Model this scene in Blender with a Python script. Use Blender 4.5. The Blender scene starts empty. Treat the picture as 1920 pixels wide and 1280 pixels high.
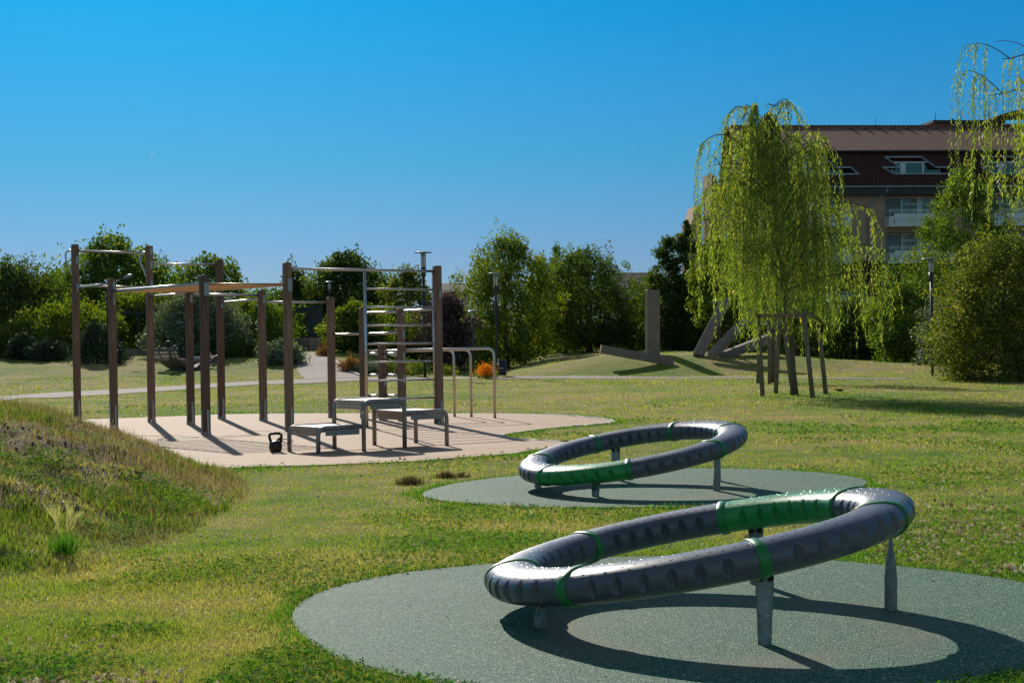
import bpy, math, random
import numpy as np
from mathutils import Vector, Matrix
from mathutils.geometry import tessellate_polygon
random.seed(7); rng = np.random.default_rng(7)
R = math.radians
PI = math.pi

# ------------------------------------------------------------------ camera, sky, sun, exposure
scene = bpy.context.scene
C = scene.collection
CAM_H = 1.3; ROLL = 0.0155; F = 3000.0            # eye height (m), camera roll (rad), focal length in photo pixels
cam_d = bpy.data.cameras.new('camera'); cam_d.lens = F / 1920 * 36; cam_d.sensor_width = 36
cam_d.clip_end = 6000; cam_d.clip_start = 0.1
cam = bpy.data.objects.new('camera', cam_d); C.objects.link(cam)
cam.matrix_world = Matrix.Translation((0, 0, CAM_H)) @ Matrix.Rotation(PI/2, 4, 'X') @ Matrix.Rotation(-ROLL, 4, 'Z')
scene.camera = cam

SUN_AZ = R(-15.5)       # from +Y (the view direction), negative = to the left
SUN_EL = R(27.0)
w = bpy.data.worlds.new('World'); scene.world = w; w.use_nodes = True
nt = w.node_tree; nt.nodes.clear()
sky = nt.nodes.new('ShaderNodeTexSky'); sky.sky_type = 'NISHITA'; sky.sun_disc = False
sky.sun_elevation = SUN_EL; sky.sun_rotation = SUN_AZ
sky.air_density = 1.0; sky.dust_density = 0.35; sky.ozone_density = 4.5; sky.altitude = 300
hs = nt.nodes.new('ShaderNodeHueSaturation'); hs.inputs['Saturation'].default_value = 1.0
bg = nt.nodes.new('ShaderNodeBackground'); bg.inputs['Strength'].default_value = 0.12
ow = nt.nodes.new('ShaderNodeOutputWorld')
# clear-air tint by elevation: deep azure low in the sky, paler and brighter above the view as added fill
tc = nt.nodes.new('ShaderNodeTexCoord'); sx = nt.nodes.new('ShaderNodeSeparateXYZ'); nt.links.new(tc.outputs['Generated'], sx.inputs[0])
rp = nt.nodes.new('ShaderNodeValToRGB'); cr_ = rp.color_ramp; SKY_TINT = [(0, (.19, .27, .44)), (.055, (.165, .275, .45)), (.115, (.085, .325, .465)), (.21, (.02, .375, .565)), (.34, (.62, .66, .66)), (.55, (.82, .74, .64))]
while len(cr_.elements) < len(SKY_TINT): cr_.elements.new(.5)
for e_, (p_, c_) in zip(cr_.elements, SKY_TINT): e_.position = p_; e_.color = (*c_, 1)
mx_ = nt.nodes.new('ShaderNodeMix'); mx_.data_type = 'RGBA'; mx_.blend_type = 'MULTIPLY'; mx_.inputs[0].default_value = 1
nt.links.new(sx.outputs[2], rp.inputs[0]); nt.links.new(sky.outputs[0], mx_.inputs[6]); nt.links.new(rp.outputs[0], mx_.inputs[7])
# the half of the sky behind the camera, away from the sun, is brightened and warmed as added fill light
rb = nt.nodes.new('ShaderNodeMapRange'); rb.inputs[1].default_value = .15; rb.inputs[2].default_value = -.6; nt.links.new(sx.outputs[1], rb.inputs[0])
bk = nt.nodes.new('ShaderNodeMix'); bk.data_type = 'RGBA'; bk.inputs[6].default_value = (1, 1, 1, 1); bk.inputs[7].default_value = (2.3, 1.6, 1.1, 1); nt.links.new(rb.outputs[0], bk.inputs[0])
m2_ = nt.nodes.new('ShaderNodeMix'); m2_.data_type = 'RGBA'; m2_.blend_type = 'MULTIPLY'; m2_.inputs[0].default_value = 1; nt.links.new(mx_.outputs[2], m2_.inputs[6]); nt.links.new(bk.outputs[2], m2_.inputs[7])
nt.links.new(m2_.outputs[2], hs.inputs['Color']); nt.links.new(hs.outputs[0], bg.inputs[0]); nt.links.new(bg.outputs[0], ow.inputs[0])

sd = bpy.data.lights.new('sun', 'SUN'); sd.energy = 4.3; sd.angle = R(0.5); sd.color = (1, .93, .82)
sun = bpy.data.objects.new('sun', sd); C.objects.link(sun)
S = Vector((math.sin(SUN_AZ)*math.cos(SUN_EL), math.cos(SUN_AZ)*math.cos(SUN_EL), math.sin(SUN_EL)))
sun.rotation_euler = S.to_track_quat('Z', 'Y').to_euler(); sun.location = (-10, 40, 30)

scene.view_settings.view_transform = 'Standard'; scene.view_settings.look = 'None'
scene.view_settings.exposure = 0.2; scene.view_settings.gamma = 1.0
scene.render.engine = 'CYCLES'
scene.cycles.max_bounces = 6; scene.cycles.transmission_bounces = 4; scene.cycles.transparent_max_bounces = 6
scene.cycles.diffuse_bounces = 3; scene.cycles.glossy_bounces = 3
scene.cycles.sample_clamp_indirect = 6.0

# ------------------------------------------------------------------ terrain height and surveying helpers
def sst(t):
    t = np.clip(t, 0, 1); return t*t*(3-2*t)
def _h2(i, j, s):
    v = np.sin(i*127.1 + j*311.7 + s*74.7)*43758.5453; return v - np.floor(v)
def vnoise(x, y, s=0):
    x = np.asarray(x, float); y = np.asarray(y, float)
    i = np.floor(x); j = np.floor(y); u = x-i; v = y-j; u = u*u*(3-2*u); v = v*v*(3-2*v)
    a = _h2(i, j, s); b = _h2(i+1, j, s); c = _h2(i, j+1, s); d = _h2(i+1, j+1, s)
    return (a*(1-u)+b*u)*(1-v) + (c*(1-u)+d*u)*v
def fbm(x, y, s=0, o=4):
    t = 0; a = .5; n = 0
    for k in range(o):
        t = t + a*vnoise(np.asarray(x)*2**k, np.asarray(y)*2**k, s+k); n += a; a *= .5
    return t/n
TOE_Z = np.array([0, 5, 7.5, 8.8, 9.6, 11, 12.5, 14, 15.5, 16.6, 17.6, 18.6, 20, 22, 24, 40])
TOE_X = np.array([-6, -4.5, -3.6, -2.9, -2.45, -2.25, -2.25, -2.38, -2.68, -3.05, -3.6, -4.3, -5.3, -6.6, -8.5, -14])
def hill_d(x, y): return np.interp(y, TOE_Z, TOE_X) - x
def H(x, y):
    x = np.asarray(x, float); y = np.asarray(y, float)
    d = hill_d(x, y)
    dd = np.maximum(d, 0); e = np.where(dd < .5, dd*dd, dd-.25)
    hill = 1.04*(1-np.exp(-e*.55)) * sst((46-y)/16) * sst((d+.01)*100) * (.50+.50*sst((y-8)/6.5))
    hill = hill*(1 + .10*(fbm(x*1.1, y*1.1, 3)-.5)) + (fbm(x*2.3, y*2.3, 9)-.5)*.16*sst(d/1.2)*sst((30-y)/8)
    left = 1.0*sst((y-49)/22)*sst((-2.8-x)/4)
    mound = sst((y-53.6)/6.5)*np.interp(x, [-.5, 1.5, 3.6, 7, 9.5, 12, 14.5, 17.5, 24], [0, .42, .70, .74, .68, .42, .22, .1, .1])
    lump = (fbm(x*.9, y*.9, 5)-.5)*.10*sst((y-54)/4)*sst((120-y)/20)
    return hill + left + mound + lump
def ray(px, py):
    u = px-960; v = 640-py; c, s = math.cos(ROLL), math.sin(ROLL)
    return (u*c+v*s)/F, (-u*s+v*c)/F          # x and z per metre of depth
def W(px, py, Z):
    a, b = ray(px, py); return Vector((a*Z, Z, CAM_H+b*Z))
def G(px, py, z0=3.0):
    """where the sight line through this photo pixel meets the ground"""
    a, b = ray(px, py)
    zz = np.arange(z0, 400, .05)
    f = CAM_H+b*zz - H(a*zz, zz)
    k = np.argmax(f < 0)
    if f[k] >= 0: k = len(zz)-1
    Z = zz[k]
    return Vector((a*Z, Z, float(H(a*Z, Z))))
def G0(px, py):                                # same on the flat ground level, ignoring banks
    a, b = ray(px, py); Z = -CAM_H/b; return Vector((a*Z, Z, 0))

# ------------------------------------------------------------------ object helpers
def tag(o, label=None, cat=None, group=None, kind=None):
    if label: o['label'] = label
    if cat: o['category'] = cat
    if group: o['group'] = group
    if kind: o['kind'] = kind
    return o
def thing(name, label, cat, loc=(0, 0, 0), rz=0, group=None):
    o = bpy.data.objects.new(name, None); C.objects.link(o); o.location = loc; o.rotation_euler = (0, 0, rz)
    o.empty_display_size = .2
    o.matrix_world = Matrix.Translation(Vector(loc)) @ Matrix.Rotation(rz, 4, 'Z')
    return tag(o, label, cat, group)
class MB:
    """collects shapes, builds ONE mesh object"""
    def __init__(s): s.v = []; s.f = []; s.m = []; s.sm = []
    def add(s, vs, fs, mi=0, smooth=False):
        b = len(s.v); s.v += [tuple(v) for v in vs]
        for f in fs: s.f.append([i+b for i in f]); s.m.append(mi); s.sm.append(smooth)
    def box(s, c, size, M=None, mi=0, bev=0):
        x, y, z = [k/2 for k in size]
        if bev:
            b = bev; ring = [(-x+b, -y), (x-b, -y), (x, -y+b), (x, y-b), (x-b, y), (-x+b, y), (-x, y-b), (-x, -y+b)]
            vs = [(p, q, -z) for p, q in ring] + [(p, q, z-b) for p, q in ring] + [(p*(1-b/x), q*(1-b/y), z) for p, q in ring]
            fs = [list(range(7, -1, -1)), list(range(16, 24))]
            for k in range(8):
                n = (k+1) % 8
                fs += [[k, n, n+8, k+8], [k+8, n+8, n+16, k+16]]
        else:
            vs = [(-x, -y, -z), (x, -y, -z), (x, y, -z), (-x, y, -z), (-x, -y, z), (x, -y, z), (x, y, z), (-x, y, z)]
            fs = [[0, 3, 2, 1], [4, 5, 6, 7], [0, 1, 5, 4], [1, 2, 6, 5], [2, 3, 7, 6], [3, 0, 4, 7]]
        M = M or Matrix.Identity(4)
        s.add([M @ (Vector(v)+Vector(c)) for v in vs], fs, mi)
        return s
    def beam(s, p, q, w, h, mi=0, up=(0, 0, 1)):
        p = Vector(p); q = Vector(q); d = (q-p); L = d.length; d.normalize(); u = Vector(up)
        sx = d.cross(u)
        if sx.length < 1e-4: sx = Vector((1, 0, 0))
        sx.normalize(); uz = sx.cross(d)
        vs = [p+sx*a*w/2+uz*b*h/2 for a, b in ((-1, -1), (1, -1), (1, 1), (-1, 1))] + [q+sx*a*w/2+uz*b*h/2 for a, b in ((-1, -1), (1, -1), (1, 1), (-1, 1))]
        s.add(vs, [[3, 2, 1, 0], [4, 5, 6, 7], [0, 1, 5, 4], [1, 2, 6, 5], [2, 3, 7, 6], [3, 0, 4, 7]], mi); return s
    def tube(s, pts, r, n=10, mi=0, caps=True, closed=False):
        pts = [Vector(p) for p in pts]; m = len(pts)
        rs = r if isinstance(r, (list, tuple)) else [r]*m
        t0 = (pts[1]-pts[0]).normalized(); a = t0.orthogonal().normalized(); vs = []
        for i in range(m):
            if closed: t = (pts[(i+1) % m]-pts[i-1]).normalized()
            else: t = (pts[min(i+1, m-1)]-pts[max(i-1, 0)]).normalized()
            a = (a - t*a.dot(t)).normalized(); b = t.cross(a)
            for k in range(n):
                g = 2*PI*k/n; vs.append(pts[i] + (a*math.cos(g)+b*math.sin(g))*rs[i])
        fs = []
        for i in range(m if closed else m-1):
            j = (i+1) % m
            for k in range(n):
                l = (k+1) % n; fs.append([i*n+k, i*n+l, j*n+l, j*n+k])
        s.add(vs, fs, mi, True)
        if caps and not closed:
            b = len(s.v)-len(vs)
            s.f.append([b+k for k in range(n-1, -1, -1)]); s.m.append(mi); s.sm.append(False)
            s.f.append([b+(m-1)*n+k for k in range(n)]); s.m.append(mi); s.sm.append(False)
        return s
    def lathe(s, prof, c=(0, 0, 0), n=24, mi=0, M=None):
        vs = []; M = M or Matrix.Identity(4)
        for r, z in prof:
            for k in range(n): vs.append(M @ Vector((c[0]+r*math.cos(2*PI*k/n), c[1]+r*math.sin(2*PI*k/n), c[2]+z)))
        fs = [[i*n+k, i*n+(k+1) % n, (i+1)*n+(k+1) % n, (i+1)*n+k] for i in range(len(prof)-1) for k in range(n)]
        s.add(vs, fs, mi, True); return s
    def poly(s, pts, mi=0): s.add(pts, [list(range(len(pts)))], mi); return s
    def build(s, name, mats, parent=None, local=True):
        me = bpy.data.meshes.new(name); me.from_pydata(s.v, [], s.f)
        for m in (mats if isinstance(mats, (list, tuple)) else [mats]): me.materials.append(m)
        me.polygons.foreach_set('material_index', s.m); me.polygons.foreach_set('use_smooth', s.sm); me.update()
        o = bpy.data.objects.new(name, me); C.objects.link(o)
        if parent:
            o.parent = parent
            if not local: o.matrix_parent_inverse = world(parent).inverted()
        return o
def world(o):
    m = Matrix.LocRotScale(o.location, o.rotation_euler, o.scale)
    if o.parent: m = world(o.parent) @ o.matrix_parent_inverse @ m
    return m
def np_mesh(name, verts, k, mat, parent=None, rnd=None, local=True, mat_idx=None, smooth=False):
    """verts (n*k,3): n separate k-gons"""
    verts = np.asarray(verts, np.float32).reshape(-1, 3); nv = len(verts); n = nv//k
    me = bpy.data.meshes.new(name); me.vertices.add(nv); me.vertices.foreach_set('co', verts.ravel())
    me.loops.add(nv); me.loops.foreach_set('vertex_index', np.arange(nv, dtype=np.int32))
    me.polygons.add(n); me.polygons.foreach_set('loop_start', np.arange(0, nv, k, dtype=np.int32)); me.polygons.foreach_set('loop_total', np.full(n, k, np.int32))
    if smooth: me.polygons.foreach_set('use_smooth', np.ones(n, bool))
    for m in (mat if isinstance(mat, (list, tuple)) else [mat]): me.materials.append(m)
    if mat_idx is not None: me.polygons.foreach_set('material_index', np.asarray(mat_idx, np.int32))
    if rnd is not None:
        at = me.attributes.new('rnd', 'FLOAT', 'FACE'); at.data.foreach_set('value', np.asarray(rnd, np.float32))
    me.update(calc_edges=True)
    o = bpy.data.objects.new(name, me); C.objects.link(o)
    if parent:
        o.parent = parent
        if not local: o.matrix_parent_inverse = world(parent).inverted()
    return o
def copy_tree(o, parent=None):
    c = o.copy(); C.objects.link(c); c.parent = parent
    for ch in list(o.children): copy_tree(ch, c)
    return c

# ------------------------------------------------------------------ materials
class NM:
    def __init__(s, name):
        s.m = bpy.data.materials.new(name); s.m.use_nodes = True; s.t = s.m.node_tree; s.n = s.t.nodes
        s.p = s.n['Principled BSDF']; s.out = s.n['Material Output']
    def new(s, t, **kw):
        n = s.n.new(t)
        for k, v in kw.items(): setattr(n, k, v)
        return n
    def link(s, a, b): s.t.links.new(a, b)
    def coord(s, kind='Object', scale=None):
        c = s.new('ShaderNodeTexCoord').outputs[kind]
        if scale is not None:
            mp = s.new('ShaderNodeMapping'); mp.inputs['Scale'].default_value = scale; s.link(c, mp.inputs[0]); c = mp.outputs[0]
        return c
    def geo(s): return s.new('ShaderNodeNewGeometry').outputs['Position']
    def noise(s, vec, scale, detail=4, rough=.55, dist=0):
        n = s.new('ShaderNodeTexNoise'); n.inputs['Scale'].default_value = scale; n.inputs['Detail'].default_value = detail
        n.inputs['Roughness'].default_value = rough; n.inputs['Distortion'].default_value = dist; s.link(vec, n.inputs['Vector']); return n.outputs['Fac']
    def ramp(s, fac, stops):
        r = s.new('ShaderNodeValToRGB'); cr = r.color_ramp
        while len(cr.elements) < len(stops): cr.elements.new(.5)
        for e, (p, c) in zip(cr.elements, stops): e.position = p; e.color = (*c, 1) if len(c) == 3 else c
        s.link(fac, r.inputs[0]); return r.outputs[0]
    def mix(s, fac, a, b, mode='MIX'):
        m = s.new('ShaderNodeMix', data_type='RGBA', blend_type=mode)
        for sock, v in ((m.inputs[0], fac), (m.inputs[6], a), (m.inputs[7], b)):
            if isinstance(v, (int, float)): sock.default_value = v
            elif isinstance(v, tuple): sock.default_value = (*v, 1)
            else: s.link(v, sock)
        return m.outputs[2]
    def bump(s, h, strength=.3, dist=.01):
        b = s.new('ShaderNodeBump'); b.inputs['Strength'].default_value = strength; b.inputs['Distance'].default_value = dist
        s.link(h, b.inputs['Height']); s.link(b.outputs[0], s.p.inputs['Normal']); return b
    def attr(s, name): return s.new('ShaderNodeAttribute', attribute_name=name).outputs['Fac']
def simple(name, col, rough=.6, metal=0, var=.15, scale=8, bump=0, coat=0, bscale=None):
    m = NM(name); c = m.coord()
    n = m.noise(c, scale, 5)
    k1 = tuple(max(0, x*(1-var)) for x in col); k2 = tuple(min(1, x*(1+var)) for x in col)
    m.link(m.ramp(n, [(.3, k1), (.7, k2)]), m.p.inputs['Base Color'])
    m.p.inputs['Roughness'].default_value = rough; m.p.inputs['Metallic'].default_value = metal
    if coat: m.p.inputs['Coat Weight'].default_value = coat
    if bump: m.bump(m.noise(c, bscale or scale*6, 4), bump, .01)
    return m.m
def leafmat(name, stops, trans=.45, rough=.5, gloss=.06, tm=(1.35, 1.4, .6)):
    """leaf colour by a random number per leaf; light passes through the blade"""
    m = NM(name); m.n.remove(m.p)
    col = m.ramp(m.attr('rnd'), stops)
    d = m.new('ShaderNodeBsdfDiffuse'); t = m.new('ShaderNodeBsdfTranslucent'); g = m.new('ShaderNodeBsdfGlossy'); g.inputs['Roughness'].default_value = rough
    m.link(col, d.inputs[0])
    tc = m.mix(1.0, col, tm, 'MULTIPLY'); m.link(tc, t.inputs[0])
    a = m.new('ShaderNodeMixShader'); a.inputs[0].default_value = trans; m.link(d.outputs[0], a.inputs[1]); m.link(t.outputs[0], a.inputs[2])
    b = m.new('ShaderNodeMixShader'); b.inputs[0].default_value = gloss; m.link(a.outputs[0], b.inputs[1]); m.link(g.outputs[0], b.inputs[2])
    g.inputs[0].default_value = (.9, .95, .9, 1)
    m.link(b.outputs[0], m.out.inputs[0]); return m.m

def lawn_colour(m, pos):
    """dry straw and green patches of the mown lawn, shared by soil sheet and blades"""
    big = m.noise(pos, .22, 4, .6, .4); mid = m.noise(pos, 1.4, 4, .6); fine = m.noise(pos, 9, 3)
    a = m.new('ShaderNodeMath', operation='MULTIPLY_ADD'); a.inputs[1].default_value = .55; m.link(big, a.inputs[0])
    b = m.new('ShaderNodeMath', operation='MULTIPLY'); b.inputs[1].default_value = .45; m.link(mid, b.inputs[0]); m.link(b.outputs[0], a.inputs[2])
    col = m.ramp(a.outputs[0], [(.37, (.12, .215, .020)), (.45, (.22, .27, .036)), (.52, (.34, .295, .075)), (.61, (.42, .32, .145))])
    return col, fine
def mat_ground():
    m = NM('lawn_soil'); pos = m.geo(); col, fine = lawn_colour(m, pos)
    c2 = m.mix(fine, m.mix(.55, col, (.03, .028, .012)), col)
    sep = m.new('ShaderNodeSeparateXYZ'); m.link(pos, sep.inputs[0])
    mr = m.new('ShaderNodeMapRange'); mr.inputs[1].default_value = 9; mr.inputs[2].default_value = 40; m.link(sep.outputs[1], mr.inputs[0])
    c3 = m.mix(mr.outputs[0], c2, m.mix(.15, col, (.04, .04, .02)))
    # bare dry soil where the near bank rises
    zz_ = m.new('ShaderNodeMapRange'); zz_.inputs[1].default_value = .05; zz_.inputs[2].default_value = .25; m.link(sep.outputs[2], zz_.inputs[0])
    yy_ = m.new('ShaderNodeMapRange'); yy_.inputs[1].default_value = 40; yy_.inputs[2].default_value = 34; m.link(sep.outputs[1], yy_.inputs[0])
    mk = m.new('ShaderNodeMath', operation='MULTIPLY'); m.link(zz_.outputs[0], mk.inputs[0]); m.link(yy_.outputs[0], mk.inputs[1])
    c3 = m.mix(mk.outputs[0], c3, m.ramp(m.noise(pos, 3.5, 5, .7), [(.35, (.10, .07, .045)), (.5, (.19, .14, .085)), (.65, (.28, .21, .14))]))
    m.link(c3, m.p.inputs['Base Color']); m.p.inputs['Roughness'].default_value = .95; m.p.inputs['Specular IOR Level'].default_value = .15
    m.bump(m.noise(pos, 22, 4, .7), .9, .05); return m.m
def mat_blade(name='grass_blade', tint=None, gloss=.05):
    m = NM(name); m.n.remove(m.p); pos = m.geo(); col, fine = lawn_colour(m, pos)
    var = m.ramp(m.attr('rnd'), [(0, (.85, .95, .8)), (.6, (1.2, 1.3, 1.0)), (.9, (1.45, 1.45, 1.2)), (1, (1.9, 1.8, 1.7))])
    c = m.mix(1.0, col, var, 'MULTIPLY')
    d = m.new('ShaderNodeBsdfDiffuse'); t = m.new('ShaderNodeBsdfTranslucent'); g = m.new('ShaderNodeBsdfGlossy'); g.inputs['Roughness'].default_value = .35
    m.link(c, d.inputs[0]); m.link(m.mix(1.0, c, (1.1, 1.25, .7), 'MULTIPLY'), t.inputs[0])
    a = m.new('ShaderNodeMixShader'); a.inputs[0].default_value = .55; m.link(d.outputs[0], a.inputs[1]); m.link(t.outputs[0], a.inputs[2])
    b = m.new('ShaderNodeMixShader'); b.inputs[0].default_value = gloss; m.link(a.outputs[0], b.inputs[1]); m.link(g.outputs[0], b.inputs[2])
    m.link(b.outputs[0], m.out.inputs[0]); return m.m
def mat_rubber():
    m = NM('green_rubber_granulate'); pos = m.geo()
    v = m.new('ShaderNodeTexVoronoi'); v.inputs['Scale'].default_value = 120; m.link(pos, v.inputs['Vector'])
    n = m.noise(pos, 1.6, 5, .65, .5); f = m.noise(pos, 260, 2)
    base = m.ramp(v.outputs['Color'], [(0, (.010, .065, .042)), (.45, (.035, .130, .082)), (.75, (.11, .22, .15)), (.90, (.32, .38, .27)), (1, (.74, .74, .58))])
    sep = m.new('ShaderNodeSeparateXYZ'); m.link(pos, sep.inputs[0])
    dust = m.ramp(n, [(.52, (0, 0, 0)), (.72, (1, 1, 1))])
    # trodden-in dirt in a ring where feet land, round each turning ring
    acc = None
    for cx, cy in ((.95, 7.1), (1.05, 13.6)):
        vd = m.new('ShaderNodeVectorMath', operation='DISTANCE'); cb = m.new('ShaderNodeCombineXYZ'); m.link(sep.outputs[0], cb.inputs[0]); m.link(sep.outputs[1], cb.inputs[1])
        m.link(cb.outputs[0], vd.inputs[0]); vd.inputs[1].default_value = (cx, cy, 0)
        r = m.ramp(vd.outputs['Value'], [(.52, (0, 0, 0)), (.72, (1, 1, 1)), (.82, (1, 1, 1)), (1.0, (0, 0, 0))])
        acc = r if acc is None else m.mix(1.0, acc, r, 'ADD')
    n2 = m.ramp(m.noise(pos, 2.3, 4, .6, .3), [(.36, (.10, .10, .10)), (.56, (1, 1, 1))])
    dirt = m.mix(1.0, acc, n2, 'MULTIPLY')
    c = m.mix(m.mix(1.0, dust, (.22, .22, .22), 'MULTIPLY'), base, (.26, .25, .20))
    c = m.mix(m.mix(1.0, dirt, (.6, .6, .6), 'MULTIPLY'), c, (.20, .18, .135))
    m.link(c, m.p.inputs['Base Color']); m.p.inputs['Roughness'].default_value = .75; m.p.inputs['Specular IOR Level'].default_value = .22; m.p.inputs['Specular Tint'].default_value = (1, .97, .86, 1)
    m.bump(v.outputs['Distance'], .9, .006); return m.m
def mat_tan():
    m = NM('tan_rubber_surface'); pos = m.geo()
    v = m.new('ShaderNodeTexVoronoi'); v.inputs['Scale'].default_value = 120; m.link(pos, v.inputs['Vector'])
    base = m.ramp(v.outputs['Color'], [(0, (.23, .135, .08)), (.45, (.48, .325, .21)), (1, (.68, .51, .36))])
    pl = m.new('ShaderNodeMapping'); pl.inputs['Scale'].default_value = (.5, 2.6, 1); m.link(pos, pl.inputs[0])
    n = m.noise(pl.outputs[0], 1.5, 5, .65, .3)
    c = m.mix(m.ramp(n, [(.35, (0, 0, 0)), (.7, (.55, .55, .55))]), base, (.33, .215, .135))
    m.link(c, m.p.inputs['Base Color']); m.p.inputs['Roughness'].default_value = .8; m.p.inputs['Specular IOR Level'].default_value = .22
    m.bump(m.noise(pos, 90, 3, .7), .5, .006); return m.m
def mat_gravel(name, c1, c2, s=60):
    m = NM(name); pos = m.geo()
    v = m.new('ShaderNodeTexVoronoi'); v.inputs['Scale'].default_value = s; m.link(pos, v.inputs['Vector'])
    c = m.mix(m.noise(pos, .8, 5), m.ramp(v.outputs['Color'], [(0, c1), (1, c2)]), tuple((a+b)/2*.8 for a, b in zip(c1, c2)))
    m.link(c, m.p.inputs['Base Color']); m.p.inputs['Roughness'].default_value = .9; m.bump(v.outputs['Distance'], .6, .01); return m.m
def mat_wood(name, c1, c2, sc=(28, 28, 1.6), rough=.75):
    m = NM(name); c = m.coord('Object', sc); n = m.noise(c, 1.6, 6, .65, .6); b = m.noise(m.coord(), 1.3, 3)
    col = m.ramp(n, [(.32, c1), (.68, c2)]); col = m.mix(b, m.mix(.35, col, (.02, .014, .01)), col)
    oi = m.new('ShaderNodeObjectInfo').outputs['Random']; col = m.mix(1.0, col, m.ramp(oi, [(0, (.62, .58, .56)), (.5, (.9, .88, .86)), (1, (1.15, 1.15, 1.15))]), 'MULTIPLY')
    # darker drying cracks and a damp foot
    ck = m.noise(m.coord('Object', (sc[0]*2.2, sc[1]*2.2, sc[2]*.5)), 1.4, 3, .5); col = m.mix(m.ramp(ck, [(.60, (0, 0, 0)), (.68, (.75, .75, .75))]), col, (.03, .02, .015))
    m.link(col, m.p.inputs['Base Color']); m.p.inputs['Roughness'].default_value = rough; m.bump(n, .5, .004); return m.m
def mat_steel(name, col=(.62, .60, .57), rough=.28):
    m = NM(name); n = m.noise(m.coord(), 3, 3)
    m.link(m.ramp(n, [(.3, tuple(x*.85 for x in col)), (.7, col)]), m.p.inputs['Base Color'])
    m.p.inputs['Metallic'].default_value = 1; m.p.inputs['Roughness'].default_value = rough; return m.m
def mat_plastic(name, c):
    m = NM(name); cc = m.coord(); n = m.noise(cc, 5, 5, .65); sc = m.noise(cc, 70, 3, .7)
    m.link(m.ramp(n, [(.3, tuple(x*.85 for x in c)), (.7, tuple(x*1.15 for x in c))]), m.p.inputs['Base Color'])
    r = m.new('ShaderNodeMapRange'); r.inputs[3].default_value = .25; r.inputs[4].default_value = .42; m.link(n, r.inputs[0]); m.link(r.outputs[0], m.p.inputs['Roughness'])
    m.p.inputs['Specular IOR Level'].default_value = .6; m.bump(sc, .06, .002); return m.m
def mat_galv():
    m = NM('galvanised_steel'); v = m.new('ShaderNodeTexVoronoi'); v.inputs['Scale'].default_value = 42; m.link(m.coord(), v.inputs['Vector'])
    n = m.noise(m.coord(), 9, 5, .7, 1)
    c = m.mix(n, m.ramp(v.outputs['Color'], [(0, (.22, .23, .24)), (1, (.46, .47, .48))]), (.20, .19, .175))
    m.link(c, m.p.inputs['Base Color']); m.p.inputs['Metallic'].default_value = .6; m.p.inputs['Roughness'].default_value = .5; return m.m
def mat_tiles(name, c1, c2, w=.30, h=.33, bump=1.0):
    m = NM(name); uv = m.new('ShaderNodeTexCoord').outputs['UV']
    b = m.new('ShaderNodeTexBrick'); b.inputs['Scale'].default_value = 1; b.offset = .5
    b.inputs['Brick Width'].default_value = w; b.inputs['Row Height'].default_value = h; b.inputs['Mortar Size'].default_value = .045; b.inputs['Mortar Smooth'].default_value = .6
    b.inputs['Color1'].default_value = (*c1, 1); b.inputs['Color2'].default_value = (*c2, 1); b.inputs['Mortar'].default_value = (.025, .015, .012, 1)
    m.link(uv, b.inputs['Vector']); n = m.noise(m.coord(), .45, 5)
    m.link(m.mix(n, b.outputs['Color'], tuple(x*.55 for x in c1)), m.p.inputs['Base Color']); m.p.inputs['Roughness'].default_value = .85; m.p.inputs['Specular IOR Level'].default_value = .25
    inv = m.new('ShaderNodeMath', operation='SUBTRACT'); inv.inputs[0].default_value = 1; m.link(b.outputs['Fac'], inv.inputs[1])
    m.bump(inv.outputs[0], bump, .06); return m.m

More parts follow.
